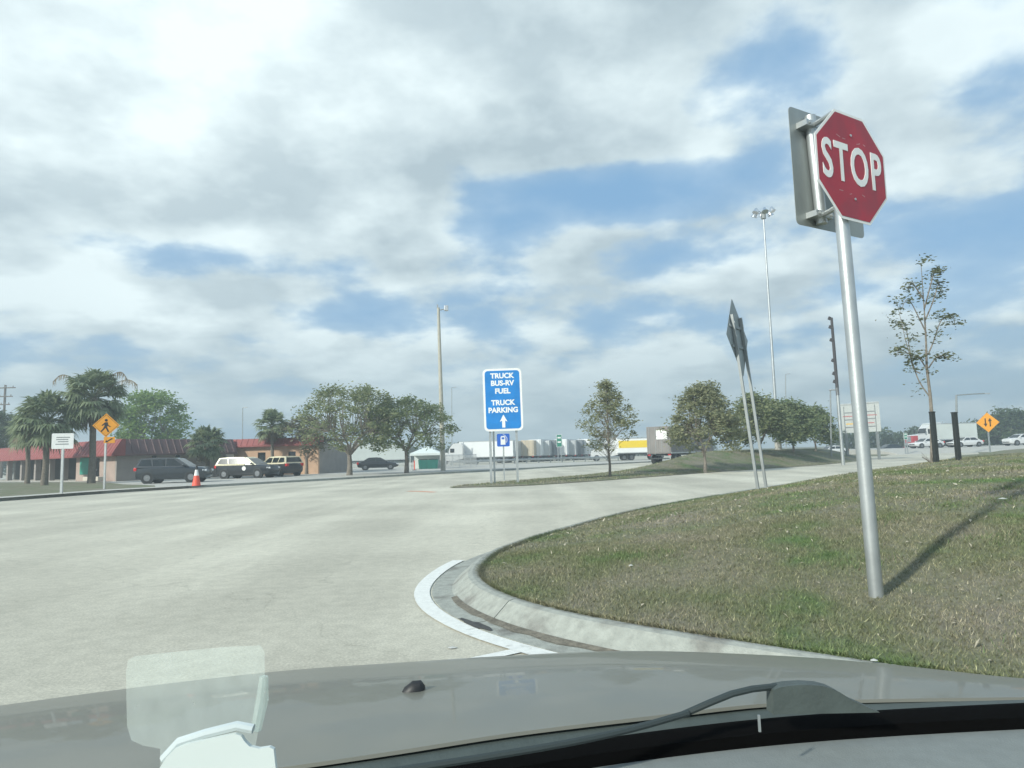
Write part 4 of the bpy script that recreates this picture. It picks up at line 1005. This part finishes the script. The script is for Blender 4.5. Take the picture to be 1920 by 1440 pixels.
def dumpster(label, x, Y, w, h, rz=0.1):
    p = spot(x, Y); t = thing('dumpster', label, 'dumpster', (p[0], p[1], .12), rz, 'green waste containers')
    MB().prism([(-w / 2 * .92, 0), (w / 2 * .92, 0), (w / 2, h), (-w / 2, h)], -.7, .7, Matrix(((1, 0, 0), (0, 0, -1), (0, 1, 0)))).build('bin', DGREEN, t)
    for s in (-.25, .25): MB().box((s * w, 0, h + .05), (w * .47, 1.4, .07), bev=.02).build('lid', BLACKP, t)
    for i in range(4): MB().box((-w * .36 + i * w * .24, -.72, h * .5), (.06, .05, h * .9)).build('rib', DGREEN, t)
dumpster('green dumpster in front of the white truck cab, right of the cream cars', 574, 78, 1.7, 1.55)
dumpster('green dumpster under the white canopy tent', 803, 77, 2.2, 1.0)
def tent():
    p = spot(801, 79); t = thing('canopy_tent', 'white peaked canopy tent on poles beside the tan concrete pole', 'tent', (p[0], p[1], .12))
    w, h0, h1 = 3.5, 1.75, 2.55; C_ = mat('tent_fabric', (.66, .72, .69), .8, var=.05)
    apex = Vector((0, 0, h1)); ring = [Vector((sx * w / 2, sy * w / 2, h0)) for sx, sy in ((-1, -1), (1, -1), (1, 1), (-1, 1))]
    rr_ = []
    for k, (f_, z) in enumerate(((1.0, h0 - .25), (1.0, h0), (.55, h0 + .36), (.18, h1 - .12), (.02, h1))):
        rr_.append([Vector((q.x * f_, q.y * f_, z)) for q in ring])
    MB().loft(rr_, True, False).build('canopy', C_, t)
    for q in ring: MB().tube([(q.x * .97, q.y * .97, 0), (q.x * .97, q.y * .97, h0)], .035, 6).build('pole', SIGNWHITE, t)
    MB().box((0, w / 2 - .05, h0 / 2), (w * .95, .03, h0)).build('back_curtain', C_, t)
tent()
def small_post_sign(x, Y, lab):
    p = spot(x, Y); t = thing('delineator', lab, 'marker', (p[0], p[1], .12)); MB().tube([(0, 0, 0), (0, 0, 1.0)], .05, 8).build('tube_post', ORANGE, t, True); MB().box((0, 0, .03), (.4, .4, .06), bev=.02).build('foot', BLACKP, t)
small_post_sign(777, 70, 'short red marker post at the left foot of the canopy tent')
# guard rail along the dry verge
def guard_rail():
    a, b = D(846, 870, 98), D(1160, 868, 108); a.z = b.z = 0; L = (b - a).length; t = thing('guard_rail', 'long low steel guard rail along the dry verge of the truck park', 'guard rail', a, math.atan2((b - a).y, (b - a).x))
    n = 14
    for i in range(n + 1): MB().box((i * L / n, .06, .36), (.14, .14, .75)).build('post', DULLSTEEL, t)
    for i in range(n): MB().loft([[Vector((x, y, z)) for y, z in ((0, .48), (-.06, .54), (-.06, .60), (0, .64), (-.06, .68), (-.06, .74), (0, .80), (.015, .80), (.015, .48))] for x in (i * L / n + .01, (i + 1) * L / n - .01)]).build('rail', GALV, t)
guard_rail()
def fence():
    a, b = D(836, 880, 72), D(893, 876, 84); a.z = b.z = .12; L = (b - a).length; t = thing('mesh_fence', 'grey wire mesh fence panels right of the concrete pole', 'fence', a, math.atan2((b - a).y, (b - a).x))
    n = 5
    for i in range(n + 1): MB().tube([(i * L / n, 0, 0), (i * L / n, 0, 1.5)], .04, 6).build('post', GALV, t)
    for i in range(n):
        x0, x1 = i * L / n, (i + 1) * L / n; mb = MB()
        mb.tube([(x0, 0, 1.45), (x1, 0, 1.45)], .03, 5); mb.tube([(x0, 0, .1), (x1, 0, .1)], .02, 5)
        k = int((x1 - x0) / .16)
        for j in range(1, k): mb.box((x0 + j * (x1 - x0) / k, 0, .78), (.018, .018, 1.34))
        for j in range(1, 8): mb.box(((x0 + x1) / 2, .012, .1 + j * .17), (x1 - x0, .012, .018))
        mb.build('mesh_panel', GALV, t)
fence()

# ------------------------------------------------------------------ trees
def leaf_mat(name, c1, c2, trans=.45):
    m = bpy.data.materials.new(name); m.use_nodes = True; nt = m.node_tree; L = nt.links; b = nt.nodes['Principled BSDF']
    geo = nt.nodes.new('ShaderNodeNewGeometry'); cr = nt.nodes.new('ShaderNodeValToRGB'); L.new(geo.outputs['Random Per Island'], cr.inputs[0])
    cr.color_ramp.elements[0].color = (*c1, 1); cr.color_ramp.elements[1].color = (*c2, 1)
    L.new(cr.outputs[0], b.inputs['Base Color']); b.inputs['Roughness'].default_value = .6; b.inputs['Specular IOR Level'].default_value = .3
    tr = nt.nodes.new('ShaderNodeBsdfTranslucent'); L.new(cr.outputs[0], tr.inputs['Color']); ad = nt.nodes.new('ShaderNodeMixShader'); ad.inputs[0].default_value = trans
    L.new(b.outputs[0], ad.inputs[1]); L.new(tr.outputs[0], ad.inputs[2]); L.new(ad.outputs[0], nt.nodes['Material Output'].inputs['Surface'])
    return m
LEAF_OAK = leaf_mat('oak_leaves', (.11, .155, .065), (.28, .32, .16))
LEAF_OLIVE = leaf_mat('olive_leaves', (.17, .19, .10), (.37, .37, .22))
LEAF_GREEN = leaf_mat('bright_leaves', (.11, .20, .045), (.26, .36, .10))
LEAF_DARK = leaf_mat('dark_leaves', (.05, .085, .038), (.12, .16, .075))
LEAF_MIX = leaf_mat('mixed_leaves', (.14, .18, .08), (.32, .34, .18))
LEAF_DRY = leaf_mat('thin_dry_leaves', (.10, .10, .06), (.22, .20, .125))
LEAF_PALM = leaf_mat('palm_leaves', (.13, .175, .085), (.33, .38, .23), .4)
LEAF_DEAD = leaf_mat('dead_fronds', (.12, .10, .06), (.24, .19, .12), .1)
def leaves_mesh(name, pts, size, m, parent, rng, flat=.4):
    """one leaf = a bent rhombus; pts: (n,3) positions"""
    n = len(pts); P = np.asarray(pts); a = rng.normal(size=(n, 3)); a[:, 2] *= flat; a /= np.linalg.norm(a, axis=1)[:, None] + 1e-9
    b = rng.normal(size=(n, 3)); b -= a * (a * b).sum(1)[:, None]; b /= np.linalg.norm(b, axis=1)[:, None] + 1e-9
    s = (size * rng.uniform(.6, 1.4, n))[:, None]
    v = np.empty((n, 4, 3)); v[:, 0] = P - a * s; v[:, 1] = P + b * s * .45; v[:, 2] = P + a * s; v[:, 3] = P - b * s * .45
    me = bpy.data.meshes.new(name); me.vertices.add(4 * n); me.vertices.foreach_set('co', v.ravel()); me.loops.add(4 * n); me.loops.foreach_set('vertex_index', np.arange(4 * n, dtype=np.int32))
    me.polygons.add(n); me.polygons.foreach_set('loop_start', np.arange(0, 4 * n, 4, dtype=np.int32)); me.update(calc_edges=True); me.materials.append(m)
    o = bpy.data.objects.new(name, me); COL.objects.link(o); o.parent = parent; return o
def tree(name, label, base, H, R, fork, shape, leafm, seed, nleaf=5200, lsize=.14, trunk_r=.14, limbs=5, cat='tree', group=None, density=1.0, lean=0.0, clump=.5, squash=1.0, offx=0.0):
    """tapered trunk, forked limbs, leaf clumps round the twig ends; shape(h01) gives the crown radius factor"""
    t = thing(name, label, cat, base, 0, group); rng = np.random.RandomState(seed); r = random.Random(seed)
    wood = MB(); f = Vector((lean * fork, 0, fork)); tips = []
    if limbs > 1: wood.tube([(0, 0, -.1), f * .5 + Vector((.04, .02, 0)), f], [trunk_r * 1.35, trunk_r, trunk_r * .85], 9).build('trunk', BARK, t, True)
    else: wood.tube([(0, 0, -.1), f * .5 + Vector((.03, .02, 0)), f, Vector((lean * H, 0, H * .93))], [trunk_r * 1.3, trunk_r, trunk_r * .8, .015], 8).build('trunk', BARK, t, True)
    lw = MB(); c = H - fork
    ntip = int(60 * density)
    for k in range(ntip):
        # a point in the crown
        h = rng.beta(1.5, 1.2); th = rng.uniform(0, 2 * math.pi); rad = R * shape(h) * math.sqrt(rng.uniform(.12, 1))
        tips.append(Vector((offx * h + rad * math.cos(th), rad * math.sin(th) * squash, fork + c * (.04 + .92 * h))))
    tips.sort(key=lambda p: math.atan2(p.y, p.x))
    L_ = max(limbs, 1); per = max(1, len(tips) // L_)
    for i in range(L_):
        grp = tips[i * per:(i + 1) * per] if i < L_ - 1 else tips[i * per:]
        if not grp: continue
        cen = sum(grp, Vector()) / len(grp)
        if limbs > 1:
            el = f.lerp(cen, .62) + Vector((0, 0, -.06 * c)); kn = f.lerp(el, .5) + Vector((r.uniform(-.1, .1), r.uniform(-.1, .1), .02 * c))
            lw.tube([f - Vector((0, 0, .1)), kn, el], [trunk_r * .62, trunk_r * .45, trunk_r * .28], 6)
        for p in grp:
            s = el if limbs > 1 else Vector((lean * p.z * .6, 0, max(fork * .6, p.z - (.55 + .3 * r.random()) * math.hypot(p.x, p.y) - .25)))
            mid = s.lerp(p, .5) + Vector((r.uniform(-.08, .08) * R, r.uniform(-.08, .08) * R, r.uniform(0, .05) * c))
            lw.tube([s, mid, p], [trunk_r * .2, trunk_r * .12, .008], 4, cap=False)
    lw.build('limbs', BARK, t, True)
    T = np.array([tuple(p) for p in tips]); w = rng.uniform(.4, 1.6, len(T)); idx = rng.choice(len(T), nleaf, p=w / w.sum())
    g_ = rng.normal(size=(nleaf, 3)); g_ *= (clump * rng.uniform(.5, 1.0, len(T))[idx])[:, None]; g_[:, 2] *= .62
    pts = T[idx] + g_; pts = pts[pts[:, 2] > fork * .72]
    leaves_mesh('crown', pts, lsize, leafm, t, rng)
    return t
vase = lambda h: .45 + .75 * math.sin(math.pi * min(1, .18 + .75 * h)) ** .8 - .2 * h
cone_s = lambda h: max(.05, (1 - h) ** .75) * (.55 + .6 * min(1, h * 3.5))
ball = lambda h: max(.1, math.sin(math.pi * (.10 + .85 * h))) ** .6
dome = lambda h: max(.12, math.cos(math.pi * .5 * h)) ** .6
def gp(x, Y, z): p = D(x, 880, Y); return (p.x, p.y, z)
tree('spreading_tree', 'wide spreading tree with thin brownish crown, left of the two by the kerb', gp(655, 56.5, .12), 7.4, 4.2, 1.7, vase, LEAF_MIX, 11, 8600, .12, .20, 7, density=2.4, clump=.42, group='spreading trees along the far kerb')
tree('spreading_tree', 'green spreading tree standing just left of the tan concrete pole', gp(762, 58.5, .12), 6.4, 3.7, 1.9, vase, LEAF_OAK, 12, 9000, .12, .17, 6, density=2.2, clump=.42, group='spreading trees along the far kerb')
tree('spreading_tree', 'brownish thin tree behind the left half of the wide spreading tree', gp(574, 66, .12), 5.6, 2.3, 1.6, ball, LEAF_DRY, 13, 3600, .14, .12, 4, clump=.45, group='spreading trees along the far kerb')
tree('broadleaf_tree', 'bright green round tree rising behind the shade-darkened side roof', gp(283, 84, .12), 10.2, 4.3, 3.0, ball, LEAF_GREEN, 14, 8000, .22, .22, 6, density=1.4, clump=.8)
tree('broadleaf_tree', 'dark tree cut by the left frame edge behind the red roof', gp(-14, 82, .12), 8.0, 3.8, 2.0, ball, LEAF_DARK, 15, 6000, .22, .22, 5, clump=.8)
ip = lambda x, Y: (lambda p: (p.x, p.y, iz(p.x, p.y)))(D(x, 880, Y))
tree('island_tree', 'slim young conical tree alone on the low end of the island', gp(1143, 37.4, .1), 5.3, 2.0, 1.25, cone_s, LEAF_OLIVE, 21, 5000, .075, .065, 1, density=2.2, clump=.24, group='trees on the traffic island')
tree('island_tree', 'broad olive tree on the island in front of the weathered trailer', ip(1322, 41.5), 5.5, 2.45, 1.2, dome, LEAF_OLIVE, 22, 10500, .10, .09, 6, density=2.2, clump=.30, group='trees on the traffic island')
tree('island_tree', 'dense tree behind the two leaning posts on the island', ip(1428, 52), 4.6, 2.6, .8, dome, LEAF_MIX, 23, 9500, .13, .09, 5, density=2.0, clump=.42, group='trees on the traffic island')
tree('island_tree', 'low dense tree at the right end of the island row, by the tall mast', ip(1490, 58), 4.2, 2.5, .7, dome, LEAF_OAK, 24, 8500, .14, .09, 5, density=1.5, clump=.45, group='trees on the traffic island')
tree('island_tree', 'last small tree of the island row, left of the directory board', ip(1532, 64), 3.9, 1.9, .7, dome, LEAF_OAK, 25, 6000, .14, .08, 4, density=1.2, clump=.42, group='trees on the traffic island')
tree('roadside_tree', 'dark green tree mass behind the yellow diamond at the right frame edge', gp(1908, 118, 0), 6.2, 5.6, 1.0, dome, LEAF_DARK, 31, 9000, .26, .2, 6, density=1.8, clump=1.0, group='trees beyond the highway')
tree('roadside_tree', 'dark green tree left of the yellow diamond beyond the pale trailer', gp(1838, 124, 0), 4.6, 4.4, .8, dome, LEAF_DARK, 32, 6000, .26, .2, 5, density=1.4, clump=.9, group='trees beyond the highway')

def young_tree():
    Y = 23.2; p = D(1748, 858, Y); p.z = mz(p.x, p.y)
    t = thing('young_tree', 'thin young tree with sparse leaf tufts on the near mound', 'tree', p); rng = np.random.RandomState(8); r = random.Random(8)
    def q(x, y, dy=0.0): v = D(x, y, Y) - p; v.y += dy; return v
    trunk = [Vector((0, 0, -.1)), q(1747, 780), q(1744, 740), q(1741, 690, .1), q(1738, 640, .05), q(1733, 580, 0), q(1724, 500, -.1)]
    MB().tube(trunk, [.085, .06, .05, .04, .03, .02, .008], 8).build('trunk', BARK, t, True)
    br = [((1744, 745), (1726, 715), (1716, 680), (1706, 640), (1690, 560), .3), ((1742, 700), (1722, 672), (1706, 668), (1680, 655), (1676, 668), -.25), ((1740, 665), (1752, 640), (1768, 600), (1790, 590), (1797, 605), .2),
          ((1737, 625), (1722, 600), (1704, 570), (1692, 565), (1678, 590), -.3), ((1735, 600), (1752, 565), (1764, 535), (1770, 525), (1775, 548), .35), ((1731, 560), (1716, 540), (1706, 530), (1700, 545), (1698, 535), -.15),
          ((1741, 690), (1752, 672), (1762, 668), (1770, 672), (1778, 673), -.3), ((1733, 580), (1742, 540), (1748, 512), (1752, 508), (1756, 512), -.2), ((1726, 700), (1716, 690), (1712, 650), (1708, 610), (1694, 600), .45)]
    mb = MB(); tips = []
    for *pts, dy in br:
        P = [q(x, y, dy * i / 4) for i, (x, y) in enumerate(pts)]; P = smooth_path(P, 3); k = len(P)
        mb.tube(P, [.026 * (1 - .8 * i / (k - 1)) for i in range(k)], 5, cap=False)
        for i in range(3, k):
            if r.random() < .8: tips.append(P[i])
    mb.build('limbs', BARK, t, True)
    for x, y in ((1718, 498), (1724, 492), (1745, 512), (1752, 520), (1735, 520), (1738, 548), (1730, 545), (1762, 535), (1772, 552), (1700, 540), (1712, 565), (1740, 600), (1755, 590), (1768, 585), (1780, 592), (1794, 608), (1738, 625), (1752, 635), (1768, 620), (1685, 605), (1690, 625), (1702, 640), (1745, 655), (1752, 665), (1735, 668), (1708, 690), (1706, 665), (1734, 735), (1740, 700), (1765, 600), (1672, 590), (1683, 560)):
        tips.append(q(x, y, r.uniform(-.5, .5)))
    T = np.array([tuple(v) for v in tips]); n = 1500; idx = rng.randint(0, len(T), n)
    P = T[idx] + rng.normal(size=(n, 3)) * np.array([.13, .13, .07])
    leaves_mesh('crown', P, .062, leaf_mat('young_leaves', (.08, .10, .05), (.22, .23, .13)), t, rng, .25)
    sh = MB()
    for i in range(9):
        a = r.uniform(0, 6.28); sh.tube([(.05 * math.cos(a), .05 * math.sin(a), 0), (.2 * math.cos(a) - .12, .2 * math.sin(a), r.uniform(.18, .42))], [.01, .004], 4)
    sh.build('basal_shoots', BARK, t)
young_tree()

def palm(label, x, Y, zb, H, R, seed, nf=46, trunk_r=.17, ragged=False):
    b = D(x, 880, Y); b.z = zb; t = thing('cabbage_palm', label, 'palm', b, 0, 'cabbage palms by the building'); r = random.Random(seed)
    top = Vector((r.uniform(-.2, .2), 0, H - R * .9))
    MB().tube([(0, 0, -.1), top * .3 + Vector((.05, 0, 0)), top * .7, top], [trunk_r * 1.25, trunk_r * 1.0, trunk_r * .95, trunk_r * 1.25], 10).build('trunk', PALMBARK, t, True)
    def fronds(n, lo, hi, L0, m, name):
        mb = MB()
        for i in range(n):
            az = r.uniform(0, 6.283); el = math.radians(r.uniform(lo, hi)); d = Vector((math.cos(az) * math.cos(el), math.sin(az) * math.cos(el), math.sin(el)))
            L = R * L0 * r.uniform(.5, .68); e = top + d * L + Vector((0, 0, -.06 * L)); side = d.cross(Vector((0, 0, 1)))
            side = side.normalized() if side.length > .1 else Vector((1, 0, 0)); nrm = side.cross(d).normalized()
            mb.tube([top + d * .1, (top + e) / 2 + Vector((0, 0, .05)), e], [.028, .022, .016], 4, cap=False)
            k = 17; fl = R * L0 * r.uniform(.42, .56)
            for j in range(k):
                ph = math.radians(-105 + 210 * j / (k - 1)); dd = (d * math.cos(ph) + side * math.sin(ph)).normalized(); ln = fl * (1 - .25 * abs(ph) / 1.9) * r.uniform(.85, 1.1)
                w = nrm.cross(dd).normalized() * fl * .07
                p1 = e + dd * ln * .55 + nrm * .05 * fl; p2 = e + dd * ln - Vector((0, 0, ln * r.uniform(.18, .5)))
                o = len(mb.v); mb.v += [tuple(e), tuple(p1 - w), tuple(p1 + w), tuple(p2)]; mb.f += [(o, o + 1, o + 2), (o + 1, o + 3, o + 2)]
        return mb.build(name, m, t)
    fronds(int(nf * 1.7), -48, 85, 1.0, LEAF_PALM, 'crown')
    fronds(int(nf * .22), -75, -30, .85, LEAF_DEAD, 'dead_fronds')
    if ragged:
        mb = MB()
        for s, (ex, ez) in zip((-1, 1, 1), ((-2.9, 1.9), (2.9, 1.35), (2.2, 2.0))):
            P = smooth_path([top, top + Vector((ex * .5, 0, ez * .75)), top + Vector((ex * .9, .1, ez)), top + Vector((ex * 1.15, .1, ez * .7))], 4); mb.tube(P, [.03] + [.02] * (len(P) - 2) + [.006], 4, cap=False)
            for k in range(3, len(P) - 1):
                for j in range(4):
                    a = P[k].lerp(P[k + 1], j / 4); e = a + Vector((r.uniform(-.2, .2), r.uniform(-.2, .2), -r.uniform(.3, .7))); o = len(mb.v)
                    mb.v += [tuple(a + Vector((.03, 0, 0))), tuple(a - Vector((.03, 0, 0))), tuple(e)]; mb.f += [(o, o + 1, o + 2)]
        mb.build('flower_stalks', LEAF_DEAD, t)
palm('tallest cabbage palm with ragged stalks, behind the yellow pedestrian sign', 172, 53, .14, 8.9, 2.55, 41, 58, .24, True)
palm('bushy cabbage palm behind the small white sign', 84, 51, .14, 7.0, 2.5, 42, 54, .22)
palm('short cabbage palm behind the dark SUV and the cone', 390, 61, .12, 4.75, 1.85, 43, 44, .18)
palm('cabbage palm in front of the peach wing, right of the cream cars', 510, 65.5, .12, 6.3, 1.75, 44, 42, .15)
palm('half hidden cabbage palm behind the bushy one at the left', 52, 58, .14, 6.2, 1.9, 45, 40, .18)

# far woods
def woods(name, label, x0, x1, Y, h, n, seed, size=.35):
    rng = np.random.RandomState(seed); a, b = D(x0, 850, Y), D(x1, 850, Y + 6)
    u = rng.uniform(0, 1, n); bump = .55 + .45 * np.abs(np.sin(u * 23 + seed) * np.sin(u * 51 + 2 * seed)) ** .6
    z = h * bump * rng.beta(1.3, 1.0, n); P = np.c_[a.x + (b.x - a.x) * u, a.y + (b.y - a.y) * u + rng.uniform(-3, 3, n), z]
    o = leaves_mesh(name, P, size, LEAF_DARK, None, rng, .7); tag(o, label, 'woods', kind='stuff'); return o
woods('far_woods', 'low dark tree line beyond the far highway at right', 1560, 2060, 150, 5.2, 16000, 51)
woods('far_woods', 'low dark tree line behind the parked trailers', 540, 1340, 205, 5.6, 20000, 52, .45)
woods('far_woods', 'dark trees on the horizon beyond the left building', -260, 260, 150, 6.5, 9000, 53, .45)

# ------------------------------------------------------------------ the car the photograph was taken from
def camera_car():
    HOOD = mat('taupe_car_paint', (.195, .19, .155), .42, .15, var=.03, scale=3, coat=.25)
    COWL = mat('cowl_plastic', (.065, .08, .075), .55, var=.12, scale=30, bump=.1, bscale=120)
    SEAL = mat('black_seal', (.003, .003, .003), .95, var=.1, spec=.05)
    DASH = mat('dash_vinyl', (.20, .215, .205), .75, var=.06, scale=40, bump=.15, bscale=300)
    t = thing('camera_car', 'taupe car hood, wiper and dashboard of the car the view is from', 'car', (0, 0, 0))
    def row(pts): return smooth_path([G(x, y, z) for x, y, z in pts], 5)
    rear = row([(-260, 1560, .93), (160, 1490, .955), (520, 1440, .968), (740, 1408, .972), (960, 1374, .974), (1200, 1345, .974), (1450, 1318, .970), (1700, 1310, .962), (2060, 1306, .948)])
    front = row([(-260, 1362, .835), (160, 1304, .862), (500, 1264, .876), (760, 1245, .884), (1000, 1230, .889), (1200, 1223, .890), (1400, 1228, .886), (1640, 1243, .877), (2060, 1290, .850)])
    fwd = Vector((-.18, .98, 0)); rings = []
    rings.append([p + Vector((0, .012, -.010)) for p in rear]); rings.append([p + Vector((0, -.002, -.005)) for p in rear])
    for k in range(9):
        u = k / 8; rings.append([a.lerp(b, u) + Vector((0, 0, .016 * math.sin(math.pi * u) * (1 - .3 * u))) for a, b in zip(rear, front)])
    for d, dz in ((.08, -.018), (.18, -.055), (.28, -.12), (.34, -.24), (.36, -.42)): rings.append([p + fwd * d + Vector((0, 0, dz)) for p in front])
    MB().loft(rings, close=False).build('hood', HOOD, t, True)
    q = G(776, 1304, .936); nz = MB(); rg = []
    for a, w, h in ((-.025, .004, .005), (-.018, .012, .017), (-.002, .017, .028), (.014, .017, .028), (.021, .011, .018)):
        rg.append([q + Vector((a, .15 * a, 0)) + Vector((0, w * math.cos(th), max(-.004, h * math.sin(th)))) for th in [2 * math.pi * i / 12 for i in range(12)]])
    nz.loft(rg).build('washer_nozzle', BLACKP, t, True)
    # cowl grille between the hood and the glass
    bt = [(-260, 1640), (160, 1555), (520, 1490), (800, 1441), (960, 1418), (1166, 1384), (1431, 1352), (1700, 1333), (2060, 1316)]
    bl = [(-260, 1690), (160, 1595), (520, 1520), (800, 1468), (960, 1440), (1166, 1407), (1431, 1376), (1700, 1356), (2060, 1338)]
    ctop = row([(x, y, .952) for x, y in bt]); cr = [p + Vector((0, .012, -.0085)) for p in rear]
    MB().loft([cr, [a.lerp(b, .5) + Vector((0, 0, .004)) for a, b in zip(cr, ctop)], ctop, [p + Vector((0, -.03, -.05)) for p in ctop]], close=False).build('cowl_panel', COWL, t, True)
    b0 = row([(x, y, .955) for x, y in bt]); b1 = row([(x, y + 0, .960) for x, y in bl])
    MB().loft([[p + Vector((0, .004, -.02)) for p in b0], [p + Vector((0, 0, .004)) for p in b0], [a.lerp(b, .5) + Vector((0, 0, .010)) for a, b in zip(b0, b1)], b1, [p + Vector((0, -.004, -.03)) for p in b1]], close=False).build('windshield_seal', SEAL, t, True)
    d0 = [p + Vector((0, .01, -.018)) for p in b1]
    MB().loft([d0, [p + Vector((.0, -.10, .004)) for p in d0], [p + Vector((0, -.28, .002)) for p in d0], [p + Vector((0, -.42, -.03)) for p in d0], [p + Vector((0, -.46, -.12)) for p in d0]], close=False).build('dashboard', DASH, t, True)
    # wiper: hump over the pivot, arched arm and the blade lying on the cowl
    WIP = mat('wiper_rubber', (.035, .045, .044), .5, var=.1)
    def slab(pts, Y, th): a = [D(x, y, Y) for x, y in pts]; n = len(a); b = [p + Vector((-.1 * th, th, 0)) for p in a]; return MB().add(a + b, [tuple(range(n)), tuple(reversed(range(n, 2 * n)))] + [(i, n + i, n + (i + 1) % n, (i + 1) % n) for i in range(n)])
    wa = slab([(1450, 1340), (1450, 1294), (1462, 1289), (1480, 1286), (1510, 1284), (1540, 1286), (1560, 1291), (1578, 1300), (1598, 1313), (1650, 1336)], 1.075, .022).build('wiper_pivot_cover', COWL, t)
    MB().tube([D(x, y, Y) for x, y, Y in ((1280, 1340, 1.06), (1330, 1318, 1.06), (1372, 1301, 1.07), (1410, 1292, 1.075), (1455, 1287, 1.09))], .0052, 8).build('wiper_arm', WIP, t, True)
    bp = [D(x, y, Y) for x, y, Y in ((1290, 1337, 1.055), (1180, 1368, 1.02), (1060, 1394, .98), (900, 1421, .945), (700, 1452, .91), (480, 1490, .88))]
    MB().tube(smooth_path(bp, 3), .0050, 8).build('wiper_blade', WIP, t, True)
    MB().box(D(1424, 1362, .99) + Vector((0, 0, .004)), (.003, .003, .022)).build('glass_stop', DULLSTEEL, t)
camera_car()
def dash_reflection():  # added white plate in place of a bright reflection in the windshield
    REFLECTION_WHITE = mat('white_reflection', (.56, .61, .595), .6, var=.03)
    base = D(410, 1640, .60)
    t = thing('white_reflection', 'added white notched plate standing in for a windshield reflection, lower left', 'bright_reflection', base)
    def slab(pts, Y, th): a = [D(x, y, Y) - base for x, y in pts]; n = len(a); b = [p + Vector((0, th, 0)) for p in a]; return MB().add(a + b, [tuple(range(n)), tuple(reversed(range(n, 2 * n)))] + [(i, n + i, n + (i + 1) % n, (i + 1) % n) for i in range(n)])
    slab([(292, 1640), (296, 1445), (312, 1420), (328, 1404), (350, 1395), (400, 1384), (441, 1376), (452, 1380), (458, 1390), (468, 1400), (486, 1404), (505, 1401), (513, 1405), (520, 1470), (522, 1640)], .60, .004).build('reflection_plate', REFLECTION_WHITE, t)
    MB().tube([D(x, y, .60) - base + Vector((0, .006, 0)) for x, y in ((300, 1430), (330, 1397), (380, 1381), (440, 1366), (470, 1372))], .004, 8).build('reflection_rim', mat('reflection_rim', (.5, .55, .55), .1, var=.05), t, True)
dash_reflection()
def reflection():  # added translucent sheet: a soft windshield reflection built as a solid shape
    m = bpy.data.materials.new('reflection_film'); m.use_nodes = True; nt = m.node_tree; b = nt.nodes['Principled BSDF']; L = nt.links
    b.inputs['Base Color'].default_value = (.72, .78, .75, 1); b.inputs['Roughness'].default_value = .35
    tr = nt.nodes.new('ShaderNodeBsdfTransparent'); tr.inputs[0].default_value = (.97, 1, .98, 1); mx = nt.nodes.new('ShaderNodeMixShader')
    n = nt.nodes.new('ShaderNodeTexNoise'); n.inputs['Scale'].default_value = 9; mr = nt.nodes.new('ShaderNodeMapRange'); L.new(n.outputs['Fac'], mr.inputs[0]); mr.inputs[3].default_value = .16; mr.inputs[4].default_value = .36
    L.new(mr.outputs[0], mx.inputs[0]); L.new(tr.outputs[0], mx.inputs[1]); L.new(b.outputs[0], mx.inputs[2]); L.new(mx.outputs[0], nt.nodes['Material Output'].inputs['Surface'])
    base = D(300, 1640, .66); t = thing('reflection_sheet', 'added milky sheet standing in for a windshield reflection behind the white plate', 'reflection', base)
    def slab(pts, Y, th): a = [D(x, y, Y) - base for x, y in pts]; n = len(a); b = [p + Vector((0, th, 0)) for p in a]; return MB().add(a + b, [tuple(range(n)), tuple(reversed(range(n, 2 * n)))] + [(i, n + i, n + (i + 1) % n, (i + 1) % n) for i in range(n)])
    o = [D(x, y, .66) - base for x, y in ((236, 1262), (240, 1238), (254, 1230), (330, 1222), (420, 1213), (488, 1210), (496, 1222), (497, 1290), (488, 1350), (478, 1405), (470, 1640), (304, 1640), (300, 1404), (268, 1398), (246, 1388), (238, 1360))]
    MB().add(o, [tuple(range(len(o)))]).build('reflection_pane', m, t)
    MB().tube([D(x, y, .66) - base for x, y in ((495, 1268), (492, 1310), (480, 1368))], [.004, .006, .005], 8).build('reflection_edge', m, t, True)
reflection()

# ------------------------------------------------------------------ air
def haze():
    m = bpy.data.materials.new('haze_air'); m.use_nodes = True; nt = m.node_tree; nt.nodes.clear()
    v = nt.nodes.new('ShaderNodeVolumePrincipled'); v.inputs['Color'].default_value = (.82, .92, .97, 1); v.inputs['Density'].default_value = .0024; v.inputs['Anisotropy'].default_value = .2
    o = nt.nodes.new('ShaderNodeOutputMaterial'); nt.links.new(v.outputs[0], o.inputs['Volume'])
    h = MB().box((20, 110, 14.5), (700, 420, 33)).build('haze', m); tag(h, 'thin pale haze in the air over the whole place', 'haze', kind='stuff')
haze()
